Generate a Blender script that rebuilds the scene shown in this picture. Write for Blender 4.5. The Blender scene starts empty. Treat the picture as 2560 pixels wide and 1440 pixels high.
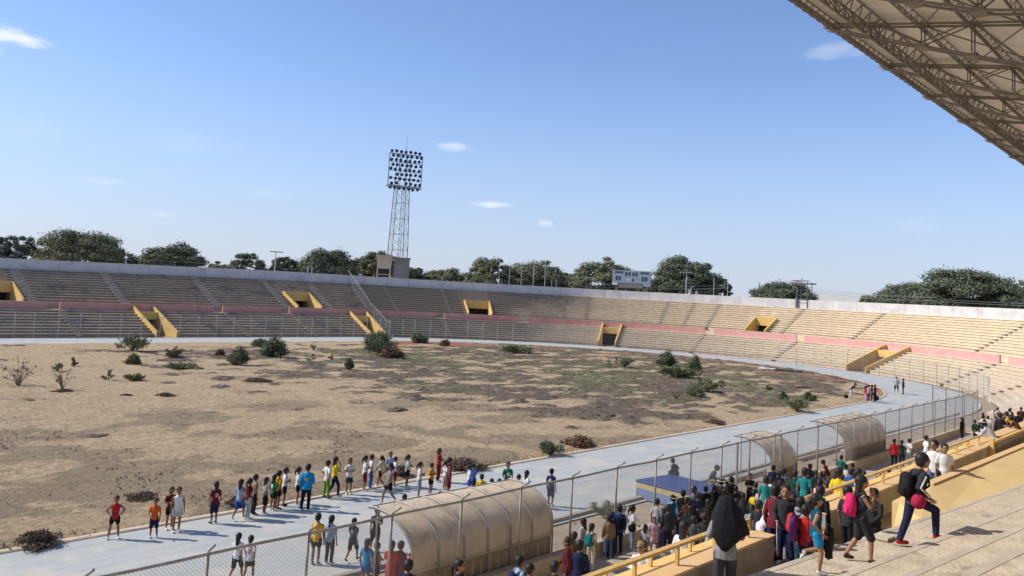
import bpy, bmesh, math, random
from mathutils import Vector, Matrix, Quaternion, noise as mnoise
R_=math.radians; PI=math.pi
sc=bpy.context.scene; COL=sc.collection
EYE=8.59
# ---------------------------------------------------------------- camera, sun, sky
SUN_EL=R_(40); SUN_AZ=R_(-37.9)          # azimuth from +Y, clockwise positive
def setup_camera():
    yaw,pitch,roll=R_(48.4),R_(5.43),R_(3.115)
    F=Vector((math.sin(yaw)*math.cos(pitch),math.cos(yaw)*math.cos(pitch),math.sin(pitch)))
    R0=Vector((math.cos(yaw),-math.sin(yaw),0)); U0=R0.cross(F)
    R=R0*math.cos(roll)+U0*math.sin(roll); U=-R0*math.sin(roll)+U0*math.cos(roll)
    cd=bpy.data.cameras.new('camera'); cam=bpy.data.objects.new('camera',cd); COL.objects.link(cam)
    m=Matrix((R,U,-F)).transposed().to_4x4(); m.translation=Vector((0,0,EYE)); cam.matrix_world=m
    cd.sensor_width=36; cd.lens=2119/2560*36; cd.shift_y=-190.5/2560; cd.clip_start=.1; cd.clip_end=6000
    sc.camera=cam
    return R,U,F
CR,CU,CF=setup_camera()
sun=bpy.data.lights.new('sun','SUN'); sun.energy=3.6; sun.angle=R_(.53); sun.color=(1,.93,.82)
so=bpy.data.objects.new('sun',sun); COL.objects.link(so)
sd=Vector((math.sin(SUN_AZ)*math.cos(SUN_EL),math.cos(SUN_AZ)*math.cos(SUN_EL),math.sin(SUN_EL)))
so.rotation_euler=sd.to_track_quat('Z','Y').to_euler(); so.location=(0,0,60)
def setup_world():
    w=bpy.data.worlds.new('World'); sc.world=w; w.use_nodes=True; nt=w.node_tree; N=nt.nodes; L=nt.links
    bg=N['Background']; bg.inputs[1].default_value=.112
    sky=N.new('ShaderNodeTexSky'); sky.sky_type='NISHITA'; sky.sun_disc=False
    sky.sun_elevation=SUN_EL; sky.sun_rotation=SUN_AZ; sky.altitude=50; sky.air_density=1.0; sky.dust_density=.25; sky.ozone_density=3.6
    tc=N.new('ShaderNodeTexCoord')
    hs=N.new('ShaderNodeHueSaturation'); hs.inputs['Saturation'].default_value=1.0; tint=N.new('ShaderNodeMixRGB'); tint.blend_type='MULTIPLY'; tint.inputs[0].default_value=1; tint.inputs[2].default_value=(.99,.975,1.09,1); L.new(sky.outputs[0],tint.inputs[1]); L.new(tint.outputs[0],hs.inputs['Color'])
    sx=N.new('ShaderNodeSeparateXYZ'); L.new(tc.outputs['Generated'],sx.inputs[0])
    hz=N.new('ShaderNodeMapRange'); hz.interpolation_type='SMOOTHSTEP'; L.new(sx.outputs[2],hz.inputs[0]); hz.inputs[1].default_value=-.02; hz.inputs[2].default_value=.27; hz.inputs[3].default_value=.68; hz.inputs[4].default_value=0
    hm=N.new('ShaderNodeMixRGB'); L.new(hz.outputs[0],hm.inputs[0]); L.new(hs.outputs[0],hm.inputs[1]); hm.inputs[2].default_value=(2.95,3.45,4.85,1)
    last=hm.outputs[0]
    # thin wisps of cloud: soft ellipses on the sky, broken up by noise
    nz=N.new('ShaderNodeTexNoise'); nz.inputs['Scale'].default_value=26; nz.inputs['Detail'].default_value=7; nz.inputs['Roughness'].default_value=.62
    mp=N.new('ShaderNodeMapping'); mp.inputs['Scale'].default_value=(1,1,3.2); L.new(tc.outputs['Generated'],mp.inputs['Vector']); L.new(mp.outputs[0],nz.inputs['Vector'])
    for (px,py,w_,h_,op) in CLOUDS:
        d=(CF+CR*((px-1280)/2119)+CU*((529.5-py)/2119)).normalized()
        side=Vector((0,0,1)).cross(d).normalized(); up=d.cross(side).normalized()
        def dot(v):
            n=N.new('ShaderNodeVectorMath'); n.operation='DOT_PRODUCT'; n.inputs[1].default_value=v; L.new(tc.outputs['Generated'],n.inputs[0]); return n.outputs['Value']
        def ma(op_,a,b=None):
            n=N.new('ShaderNodeMath'); n.operation=op_; n.use_clamp=False
            for i,q in enumerate((a,b)):
                if q is None: continue
                if isinstance(q,(int,float)): n.inputs[i].default_value=q
                else: L.new(q,n.inputs[i])
            return n.outputs[0]
        a=ma('DIVIDE',dot(side),w_/2119/1.0); b=ma('DIVIDE',dot(up),h_/2119)
        rr=ma('SQRT',ma('ADD',ma('MULTIPLY',a,a),ma('MULTIPLY',b,b)))
        rr=ma('ADD',rr,ma('MULTIPLY',ma('SUBTRACT',nz.outputs[0],.5),2.6))
        front=ma('GREATER_THAN',dot(d),.5)
        mr=N.new('ShaderNodeMapRange'); mr.interpolation_type='SMOOTHSTEP'; L.new(rr,mr.inputs[0]); mr.inputs[1].default_value=.05; mr.inputs[2].default_value=1.15; mr.inputs[3].default_value=op; mr.inputs[4].default_value=0
        f=ma('MULTIPLY',mr.outputs[0],front)
        mx=N.new('ShaderNodeMixRGB'); L.new(f,mx.inputs[0]); L.new(last,mx.inputs[1]); mx.inputs[2].default_value=(5.6,6.0,6.8,1); last=mx.outputs[0]
    L.new(last,bg.inputs[0])
CLOUDS=[(35,92,75,22,1.0),(-60,85,80,30,1.0),(1135,366,48,14,.55),(1225,511,50,11,.75),(1362,559,26,12,.45),(2090,126,90,20,.28),(250,452,60,10,.22),(400,533,40,9,.18),(470,355,120,30,.10),(680,482,60,12,.12),(2290,560,70,30,.10),(60,320,120,40,.08)]
setup_world()
sc.view_settings.view_transform='Standard'; sc.view_settings.look='None'; sc.view_settings.exposure=0.5; sc.view_settings.gamma=1
sc.render.engine='CYCLES'
# ---------------------------------------------------------------- helpers
def tag(o,label=None,cat=None,group=None,kind=None):
    if label: o['label']=label
    if cat: o['category']=cat
    if group: o['group']=group
    if kind: o['kind']=kind
    return o
def empty(name,loc=(0,0,0),rz=0,**k):
    o=bpy.data.objects.new(name,None); COL.objects.link(o); o.location=loc; o.rotation_euler=(0,0,rz); o.empty_display_size=.3
    return tag(o,**k)
class MB:
    def __init__(s): s.v=[]; s.f=[]; s.mi=[]
    def add(s,vs,fs,mi=0):
        n=len(s.v); s.v+=[tuple(v) for v in vs]; s.f+=[tuple(i+n for i in f) for f in fs]; s.mi+=[mi]*len(fs)
    def hexa(s,p,mi=0):   # 8 pts: bottom 4 ccw, top 4
        s.add(p,[(3,2,1,0),(4,5,6,7),(0,1,5,4),(1,2,6,5),(2,3,7,6),(3,0,4,7)],mi)
    def box(s,c,d,M=None,mi=0):
        x,y,z=d[0]/2,d[1]/2,d[2]/2
        p=[Vector((a*x,b*y,e*z)) for e in (-1,1) for a,b in ((-1,-1),(1,-1),(1,1),(-1,1))]
        if M is not None: p=[M@q for q in p]
        s.hexa([q+Vector(c) for q in p],mi)
    def bb(s,x0,x1,y0,y1,z0,z1,mi=0): s.box(((x0+x1)/2,(y0+y1)/2,(z0+z1)/2),(x1-x0,y1-y0,z1-z0),mi=mi)
    def tube(s,pts,rad,n=6,cap=True,mi=0):
        pts=[Vector(p) for p in pts]
        if not hasattr(rad,'__len__'): rad=[rad]*len(pts)
        rings=[];up=None
        for i,p in enumerate(pts):
            t=(pts[min(i+1,len(pts)-1)]-pts[max(i-1,0)]).normalized()
            if up is None:
                up=Vector((0,0,1)) if abs(t.z)<.9 else Vector((1,0,0))
            a=t.cross(up)
            if a.length<1e-4: a=t.cross(Vector((0,1,.1)))
            a.normalize(); b=a.cross(t).normalized(); up=b
            rings.append([p+(a*math.cos(2*PI*k/n+PI/n)+b*math.sin(2*PI*k/n+PI/n))*rad[i] for k in range(n)])
        s.loft(rings,cap,mi)
    def loft(s,rings,cap=True,mi=0):
        n=len(rings[0]); vs=[v for r in rings for v in r]; fs=[]
        for i in range(len(rings)-1):
            for k in range(n):
                k2=(k+1)%n; fs.append((i*n+k,i*n+k2,(i+1)*n+k2,(i+1)*n+k))
        if cap: fs.append(tuple(range(n-1,-1,-1))); fs.append(tuple((len(rings)-1)*n+k for k in range(n)))
        s.add(vs,fs,mi)
    def ell(s,c,r,nu=10,nv=7,M=None,mi=0):
        c=Vector(c); vs=[];fs=[]
        def T(v):
            v=Vector((v[0]*r[0],v[1]*r[1],v[2]*r[2]))
            return (M@v if M is not None else v)+c
        vs.append(T((0,0,-1)))
        for j in range(1,nv):
            a=-PI/2+PI*j/nv
            for i in range(nu): vs.append(T((math.cos(a)*math.cos(2*PI*i/nu),math.cos(a)*math.sin(2*PI*i/nu),math.sin(a))))
        vs.append(T((0,0,1))); e=len(vs)-1
        for i in range(nu):
            i2=(i+1)%nu; fs.append((0,1+i2,1+i))
            for j in range(nv-2): a=1+j*nu; fs.append((a+i,a+i2,a+nu+i2,a+nu+i))
            a=1+(nv-2)*nu; fs.append((a+i,a+i2,e))
        s.add(vs,fs,mi)
    def mesh(s,name,smooth=False):
        me=bpy.data.meshes.new(name); me.from_pydata(s.v,[],s.f); me.update()
        if any(s.mi): me.polygons.foreach_set('material_index',s.mi)
        if smooth: me.polygons.foreach_set('use_smooth',[True]*len(me.polygons))
        return me
    def build(s,name,mat,parent=None,smooth=False,**k):
        me=s.mesh(name,smooth)
        for m in (mat if isinstance(mat,(list,tuple)) else [mat]): me.materials.append(m)
        o=bpy.data.objects.new(name,me); COL.objects.link(o); o.parent=parent
        return tag(o,**k)
def mat(name,c,c2=None,rough=.85,scale=3.,amt=.5,bump=0.,bscale=None,metal=0.,c3=None,s3=.15,t3=.6,spec=.3,stretch=(1,1,1),w=.12,worn_shade=None):
    m=bpy.data.materials.get(name)
    if m: return m
    m=bpy.data.materials.new(name); m.use_nodes=True; nt=m.node_tree; N=nt.nodes; L=nt.links; b=N['Principled BSDF']
    b.inputs['Roughness'].default_value=rough; b.inputs['Metallic'].default_value=metal
    b.inputs['Specular IOR Level'].default_value=spec
    if c2 is None: c2=tuple(x*.78 for x in c)
    geo=N.new('ShaderNodeNewGeometry'); mp=N.new('ShaderNodeMapping'); mp.inputs['Scale'].default_value=stretch; L.new(geo.outputs['Position'],mp.inputs[0])
    nz=N.new('ShaderNodeTexNoise'); nz.inputs['Scale'].default_value=scale; nz.inputs['Detail'].default_value=6; nz.inputs['Roughness'].default_value=.65; L.new(mp.outputs[0],nz.inputs['Vector'])
    cr=N.new('ShaderNodeMapRange'); cr.inputs[1].default_value=.5-w; cr.inputs[2].default_value=.5+w; cr.inputs[4].default_value=amt*2 if amt<=.5 else 1; L.new(nz.outputs[0],cr.inputs[0])
    mx=N.new('ShaderNodeMixRGB'); L.new(cr.outputs[0],mx.inputs[0]); mx.inputs[1].default_value=(*c,1); mx.inputs[2].default_value=(*c2,1); last=mx.outputs[0]
    if c3:
        n3=N.new('ShaderNodeTexNoise'); n3.inputs['Scale'].default_value=s3; n3.inputs['Detail'].default_value=8; n3.inputs['Roughness'].default_value=.7; L.new(geo.outputs['Position'],n3.inputs['Vector'])
        r3=N.new('ShaderNodeMapRange'); r3.inputs[1].default_value=t3-.05; r3.inputs[2].default_value=t3+.07; L.new(n3.outputs[0],r3.inputs[0])
        m3=N.new('ShaderNodeMixRGB'); L.new(r3.outputs[0],m3.inputs[0]); L.new(last,m3.inputs[1]); m3.inputs[2].default_value=(*c3,1); last=m3.outputs[0]
    if worn_shade:   # bend's sunless shade put into the colour, with grime, past a ragged line
        sp=N.new('ShaderNodeSeparateXYZ'); L.new(geo.outputs['Position'],sp.inputs[0])
        nw=N.new('ShaderNodeTexNoise'); nw.inputs['Scale'].default_value=.12; nw.inputs['Detail'].default_value=7; nw.inputs['Roughness'].default_value=.7; L.new(geo.outputs['Position'],nw.inputs['Vector'])
        ad=N.new('ShaderNodeMath'); ad.operation='MULTIPLY_ADD'; L.new(nw.outputs[0],ad.inputs[0]); ad.inputs[1].default_value=34; L.new(sp.outputs[1],ad.inputs[2])
        rw=N.new('ShaderNodeMapRange'); L.new(ad.outputs[0],rw.inputs[0]); rw.inputs[1].default_value=112; rw.inputs[2].default_value=126
        mw=N.new('ShaderNodeMixRGB'); L.new(rw.outputs[0],mw.inputs[0]); L.new(last,mw.inputs[1]); mw.inputs[2].default_value=(*worn_shade,1); last=mw.outputs[0]
    L.new(last,b.inputs['Base Color'])
    if bump:
        nb=N.new('ShaderNodeTexNoise'); nb.inputs['Scale'].default_value=bscale or scale*4; nb.inputs['Detail'].default_value=5; L.new(geo.outputs['Position'],nb.inputs['Vector'])
        bp=N.new('ShaderNodeBump'); bp.inputs['Strength'].default_value=bump; bp.inputs['Distance'].default_value=.05; L.new(nb.outputs[0],bp.inputs['Height']); L.new(bp.outputs[0],b.inputs['Normal'])
    return m
def leafmat(name,c,c2):
    m=mat(name,c,c2,rough=.75,scale=.9,amt=.9,spec=.2)
    b=m.node_tree.nodes['Principled BSDF']
    try: b.inputs['Subsurface Weight'].default_value=0
    except Exception: pass
    return m
M_SAND=None
M={}
M['tier_sun']=mat('pale_worn_concrete',(.66,.56,.42),(.50,.425,.32),scale=1.1,amt=.5,bump=.3,bscale=4,c3=(.22,.185,.15),s3=.9,t3=.665,stretch=(1,1,3),worn_shade=(.40,.325,.235))
M['tier_shade']=mat('weathered_shade_concrete',(.55,.43,.30),(.40,.315,.225),scale=.5,amt=.6,bump=.3,bscale=4,c3=(.17,.14,.125),s3=.35,t3=.58,stretch=(1,1,3))  # straight stand's darker copy: shade put into the colour along with weathering
M['tier_up']=mat('cream_painted_concrete',(.74,.615,.435),(.60,.49,.345),scale=.8,amt=.55,bump=.25,bscale=4,c3=(.27,.205,.16),s3=1.4,t3=.69,stretch=(1,1,3),worn_shade=(.40,.325,.235))
M['topwall']=mat('whitewashed_wall',(.62,.60,.585),(.52,.50,.49),scale=.5,amt=.6,bump=.1,c3=(.40,.385,.38),s3=.5,t3=.64)
M['redwall']=mat('faded_red_paint',(.55,.25,.20),(.60,.32,.27),scale=.7,amt=.5,c3=(.36,.15,.14),s3=1.5,t3=.68)
M['yellow']=mat('yellow_paint_wall',(.70,.475,.16),(.62,.41,.14),scale=1.5,amt=.5,bump=.1,c3=(.42,.29,.13),s3=1.7,t3=.66)
M['orange']=mat('worn_orange_paint',(.68,.42,.18),(.66,.47,.27),scale=2.2,amt=.7,bump=.15,c3=(.42,.31,.20),s3=2.4,t3=.64)
M['concrete']=mat('grey_concrete',(.40,.35,.29),(.31,.27,.22),scale=1.2,amt=.6,bump=.2,c3=(.24,.21,.17),s3=.8,t3=.6)
M['tread']=mat('sandy_concrete_steps',(.58,.485,.365),(.48,.395,.29),scale=1.6,amt=.6,bump=.5,bscale=14,c3=(.29,.235,.175),s3=1.3,t3=.60)
M['steel']=mat('galvanised_steel',(.36,.34,.32),(.27,.25,.235),rough=.55,scale=4,metal=.35)
M['steel_dark']=mat('brown_painted_steel',(.21,.185,.16),(.26,.23,.20),rough=.7,scale=3)
M['wire']=mat('fence_wire',(.34,.33,.32),(.27,.26,.25),rough=.5,metal=.4)
M['rail']=mat('yellow_pipe_paint',(.66,.43,.13),(.50,.32,.10),rough=.5,scale=7,amt=.5)
M['dark']=mat('dark_opening',(.03,.027,.025),(.05,.045,.04))
M['white']=mat('white_paint',(.75,.75,.72),(.62,.62,.60),scale=4)
M['black']=mat('black_rubber',(.02,.02,.022),(.03,.03,.03),rough=.6)
M['bark']=mat('bark',(.12,.09,.065),(.07,.055,.04),scale=6,bump=.5)
# ---------------------------------------------------------------- stadium path: u<=0 straight (metres before the curve), u>0 curve (50 per radian)
XC,YN,RR,WT=84.1,28.3,37.0,8.6; YC=YN+RR
def pt(u,d,z=0.):
    if u<=0: return Vector((XC+u,YC+RR+WT+d,z))
    a=u/50; r=RR+WT+d
    return Vector((XC+r*math.sin(a),YC+r*math.cos(a),z))
def pz(u,d,z):
    k=1.0
    if u<0: k=1-.055*min(1,-u/43)*(z/9.)
    return pt(u,d,z*k)
def TH(deg): return R_(deg)*50
def XX(x): return x-XC
def usteps(a,b,step=2.0):
    n=max(1,int(math.ceil((b-a)/step))); s=[a+(b-a)*i/n for i in range(n+1)]
    if a<0<b: s.append(0.0); s=sorted(set(s))
    return s
def sweep(mb,prof,a,b,step=2.0,closed=False,mi=0,caps=True,mif=None):
    us=usteps(a,b,step); n=len(prof); vs=[pz(u,d,z) for u in us for d,z in prof]; fs=[]
    m=n if closed else n-1
    for i in range(len(us)-1):
        for k in range(m):
            k2=(k+1)%n; fs.append((i*n+k,i*n+k2,(i+1)*n+k2,(i+1)*n+k))
    if caps:
        fs.append(tuple(range(n))); fs.append(tuple((len(us)-1)*n+k for k in range(n-1,-1,-1)))
    mb.add(vs,fs,mi)
    if mif:
        nf=(len(us)-1)*m; base=len(mb.mi)-len(fs)
        for i in range(nf): mb.mi[base+i]=mif(i%m)
# ---------------------------------------------------------------- ground, infield, track
rnd=random.Random(7)
def grid_plane(name,x0,x1,y0,y1,z,m,**k):
    b=MB(); b.add([(x0,y0,z),(x1,y0,z),(x1,y1,z),(x0,y1,z)],[(0,1,2,3)]); return b.build(name,m,**k)
M['earth']=mat('dry_earth',(.36,.28,.19),(.29,.22,.155),scale=.3,amt=.6,bump=.4,bscale=5)
M['strip']=mat('dusty_strip',(.39,.31,.22),(.31,.245,.17),scale=.9,amt=.7,bump=.5,bscale=9,c3=(.24,.19,.14),s3=.7,t3=.6)
grid_plane('ground',-2500,2500,-2500,2500,-.06,M['earth'],kind='structure')
def track_mat():
    m=mat('faded_blue_track',(.435,.45,.435),(.36,.38,.37),rough=.8,scale=1.6,amt=.6,bump=.12,bscale=20,c3=(.50,.465,.40),s3=.55,t3=.54,stretch=(.07,1.1,1),w=.16)
    return m
M['track']=track_mat()
def tracksurf():
    b=MB(); us=usteps(-130,TH(180),2.0)
    W0,W1=-WT,0.0
    vs=[];fs=[]
    for u in us:
        for i in range(5): vs.append(pt(u,W0+(W1-W0)*i/4,.02))
    for i in range(len(us)-1):
        for k in range(4): a=i*5+k; fs.append((a,a+1,a+6,a+5))
    b.add(vs,fs)
    b.add([(-46,20.45,.02),(84.1,19.7,.02),(84.1,YN,.02),(-46,YN,.02)],[(0,1,2,3)])
    return b.build('track',M['track'],kind='structure')
tracksurf()
'''
ml=mat('worn_lane_line',(.50,.52,.52),(.40,.43,.44),scale=1.2,amt=.9)
b=MB()
for i in range(1,7):
    d=-WT+1.22*i
    us=usteps(-130,TH(180),2.0); vs=[];
    for u in us: vs+= [pt(u,d-.02,.026),pt(u,d+.02,.026)]
    b.add(vs,[(2*k,2*k+1,2*k+3,2*k+2) for k in range(len(us)-1)])
    y=YN-1.22*i; b.add([(-46,y-.02,.026),(84.1,y-.02,.026),(84.1,y+.02,.026),(-46,y+.02,.026)],[(0,1,2,3)])
b.build('lane_line',ml,kind='structure')
'''
# inner kerb (sandy) -- whole loop, slightly ragged
M['kerb']=mat('sandy_kerb',(.56,.46,.34),(.47,.38,.27),scale=2.5,amt=.6,bump=.3)
b=MB(); prof=[(-WT-.30,.0),(-WT-.30,.055),(-WT-.06,.07),(-WT-.02,.02)]
us=usteps(-130,TH(180),1.5)
def kr(x): return .10*mnoise.noise(Vector((x*.35,3.1,0)))
vs=[pt(u,d+kr(u+i*.01),z) for u in us for i,(d,z) in enumerate(prof)]; fs=[]
for i in range(len(us)-1):
    for k in range(3): fs.append((i*4+k,i*4+k+1,(i+1)*4+k+1,(i+1)*4+k))
b.add(vs,fs)
xs=[-46+1.0*i for i in range(131)]
vs=[];
for x in xs:
    j=kr(x+200)*1.2
    vs+=[(x,YN+.02,.02),(x,YN+.06+j*.3,.07),(x,YN+.34+j,.055),(x,YN+.36+j,-.03)]
b.add(vs,[(i*4+k,i*4+k+1,(i+1)*4+k+1,(i+1)*4+k) for i in range(len(xs)-1) for k in range(3)])
b.build('track_kerb',M['kerb'],smooth=True,kind='structure')
def inside(x,y,mrg=.2):
    if x>XC: return math.hypot(x-XC,y-YC)<RR-mrg
    return YN+mrg<y<YN+2*RR-mrg
def fb(x,y,s,o=0,seed=0):
    return mnoise.fractal(Vector((x*s,y*s,seed*7.3+o)),1.0,2.0,4)
def sst(a,b_,x):
    t=max(0,min(1,(x-a)/(b_-a))); return t*t*(3-2*t)
def path_d(x,y):
    # a sandy footpath crossing the field diagonally, and a second one
    def seg(ax,ay,bx,by):
        t=max(0,min(1,((x-ax)*(bx-ax)+(y-ay)*(by-ay))/((bx-ax)**2+(by-ay)**2))); return math.hypot(x-ax-t*(bx-ax),y-ay-t*(by-ay))
    return min(seg(33.5,68,41,55),seg(41,55,33,40),seg(33,40,36,30),seg(60,36,82,38)+.5)
def vegs(x,y):
    "dry scrub cover 0..1, greenness 0..1, old red surface 0..1"
    # zones
    mid=sst(36,54,x+.15*(y-55))*(1-sst(85,99,y))*sst(0,2.5,y-YN-1.5)
    n1=fb(x,y,.10,seed=1); n2=fb(x*.6+y*.25,y*1.0-x*.1,.30,seed=2); n3=fb(x*.75,y*1.25,.48,seed=8)
    v=.50*n2+.62*n3+.25*n1+.50*mid-.27
    cover=sst(.02,.22,v)*(.40+.60*mid)
    halo=sst(-.14,.10,v)*(.45+.55*mid)
    near=sst(60,44,y)*sst(62,40,x)
    dry=max(halo,near*sst(-.42,.30,fb(x,y,.16,seed=4)+.6*n3+.25*n2))
    pk=1-.9*sst(1.2,.4,path_d(x,y)+.5*fb(x,y,.5,seed=9)); cover*=pk; dry*=pk
    green=sst(.0,.35,fb(x,y,.11,seed=5)+.35*sst(62,84,x)-.08)*mid
    r=math.hypot(max(0,x-XC),y-YC) if x>XC else 0
    red=sst(RR-13,RR-8,r)*sst(-.40,.05,fb(x,y,.13,seed=6)) if x>XC+2 and y>YC-28 else 0
    green*=1-.7*min(1,red); cover*=1-.55*min(1,red)
    if x>XC-30 and y>YC: red=max(red,.9*sst(23,26,math.hypot(x-XC,y-YC))*sst(XC-8,XC+6,x)*sst(-.3,.1,fb(x,y,.13,seed=6)))
    return cover,green,red,dry
def infield():
    S=.42
    x0,y0=-4.,YN+.3; nx=int((XC+RR+.5-x0)/S)+1; ny=int((2*RR)/S)+1
    vs=[];idx={};cols=[]
    for j in range(ny):
        for i in range(nx):
            x=x0+i*S; y=y0+j*S
            if not inside(x,y,-S*1.2): continue
            if not inside(x,y,.28):
                # snap to the boundary
                if x>XC:
                    r=math.hypot(x-XC,y-YC); k=(RR-.28)/r; x,y=XC+(x-XC)*k,YC+(y-YC)*k
                else: y=min(max(y,YN+.28),YN+2*RR-.28)
            c,g,rd,dr=vegs(x,y)
            edge=sst(0,1.2,min(y-YN,99) if x<=XC else RR-math.hypot(x-XC,y-YC))
            z=-.01+edge*(.10+.07*fb(x,y,.25,seed=11)+.035*fb(x,y,1.1,seed=12)+.17*c*max(0,.25+fb(x,y,.9,seed=3)))
            idx[(i,j)]=len(vs); vs.append((x,y,z)); cols.append((c,g,rd,dr))
    fs=[]
    for (i,j),a in idx.items():
        q=(idx.get((i+1,j)),idx.get((i+1,j+1)),idx.get((i,j+1)))
        if None not in q: fs.append((a,)+q)
    me=bpy.data.meshes.new('infield'); me.from_pydata(vs,[],fs); me.update()
    at=me.color_attributes.new('cover','FLOAT_COLOR','POINT'); at.data.foreach_set('color',[q for c in cols for q in c])
    me.polygons.foreach_set('use_smooth',[True]*len(me.polygons))
    m=bpy.data.materials.new('infield_soil'); m.use_nodes=True; nt=m.node_tree; N=nt.nodes; L=nt.links; bs=N['Principled BSDF']; bs.inputs['Roughness'].default_value=.95; bs.inputs['Specular IOR Level'].default_value=.1
    geo=N.new('ShaderNodeNewGeometry'); a=N.new('ShaderNodeAttribute'); a.attribute_name='cover'; sp=N.new('ShaderNodeSeparateColor'); L.new(a.outputs['Color'],sp.inputs[0])
    def nz(s,det=6,ro=.65,st=None):
        n=N.new('ShaderNodeTexNoise'); n.inputs['Scale'].default_value=s; n.inputs['Detail'].default_value=det; n.inputs['Roughness'].default_value=ro
        L.new(geo.outputs['Position'],n.inputs['Vector']); return n.outputs[0]
    def mr(v,a_,b_,c_=0,d_=1):
        n=N.new('ShaderNodeMapRange'); n.interpolation_type='SMOOTHSTEP'; L.new(v,n.inputs[0])
        for i,q in enumerate((a_,b_,c_,d_)): n.inputs[i+1].default_value=q
        return n.outputs[0]
    def mix(f,A,B):
        n=N.new('ShaderNodeMixRGB')
        for i,q in enumerate((f,A,B)):
            if isinstance(q,tuple): n.inputs[i].default_value=(*q,1)
            elif isinstance(q,float): n.inputs[i].default_value=q
            else: L.new(q,n.inputs[i])
        return n.outputs[0]
    def math2(op,A,B):
        n=N.new('ShaderNodeMath'); n.operation=op
        for i,q in enumerate((A,B)):
            if isinstance(q,float): n.inputs[i].default_value=q
            else: L.new(q,n.inputs[i])
        return n.outputs[0]
    sand=mix(mr(nz(.35),.35,.65),(.63,.465,.28),(.55,.405,.24)); sand=mix(mr(nz(3.0,8,.75),.44,.66),sand,(.36,.27,.19))
    dry=mix(mr(nz(1.7),.38,.62),(.185,.142,.10),(.115,.09,.066)); dry=mix(mr(nz(.5),.5,.7),dry,(.33,.265,.18))
    green=mix(mr(nz(1.3),.38,.62),(.165,.15,.082),(.10,.10,.055))
    scrub=mix(sp.outputs[1],dry,green)
    straw=mix(mr(nz(1.1,7,.75),.38,.62),(.40,.305,.20),(.295,.225,.155)); straw=mix(mr(nz(.22),.4,.65),straw,(.33,.26,.165))
    fd=mr(math2('ADD',math2('MULTIPLY',a.outputs['Alpha'],.9),math2('ADD',math2('MULTIPLY',math2('SUBTRACT',nz(.9,8,.8),.5),1.3),math2('MULTIPLY',math2('SUBTRACT',nz(5,6,.8),.5),.9))),.28,.62)
    f=mr(math2('ADD',math2('MULTIPLY',sp.outputs[0],.95),math2('ADD',math2('MULTIPLY',math2('SUBTRACT',nz(1.1,8,.8),.5),1.5),math2('MULTIPLY',math2('SUBTRACT',nz(4.5,7,.8),.5),1.1))),.36,.56)
    red=mix(mr(nz(.8),.4,.6),(.40,.15,.10),(.32,.14,.10))
    base=mix(mr(math2('ADD',sp.outputs[2],math2('MULTIPLY',math2('SUBTRACT',nz(.9),.5),1.2)),.30,.65),sand,red)
    rs=mix(math2('MULTIPLY',sp.outputs[2],.6),straw,(.30,.15,.09)); col=mix(f,mix(fd,base,rs),scrub); col=mix(mr(nz(2.2,6,.85),.48,.62,0,.34),col,(.22,.165,.11)); col=mix(mr(nz(3.1,6,.85),.54,.66,0,.45),col,(.56,.43,.27)); col=mix(mr(nz(7,6,.8),.5,.68,0,.6),col,(.17,.13,.085)); col=mix(mr(nz(18,4,.7),.5,.75,0,.5),col,(.15,.115,.08))
    L.new(col,bs.inputs['Base Color'])
    bp=N.new('ShaderNodeBump'); bp.inputs['Strength'].default_value=1.0; bp.inputs['Distance'].default_value=.22
    hgt=math2('ADD',math2('MULTIPLY',nz(2.6,9,.75),1.0),math2('MULTIPLY',nz(11,4,.7),.35)); L.new(hgt,bp.inputs['Height']); L.new(bp.outputs[0],bs.inputs['Normal'])
    me.materials.append(m); o=bpy.data.objects.new('infield',me); COL.objects.link(o); tag(o,kind='structure'); return o
infield()
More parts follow.
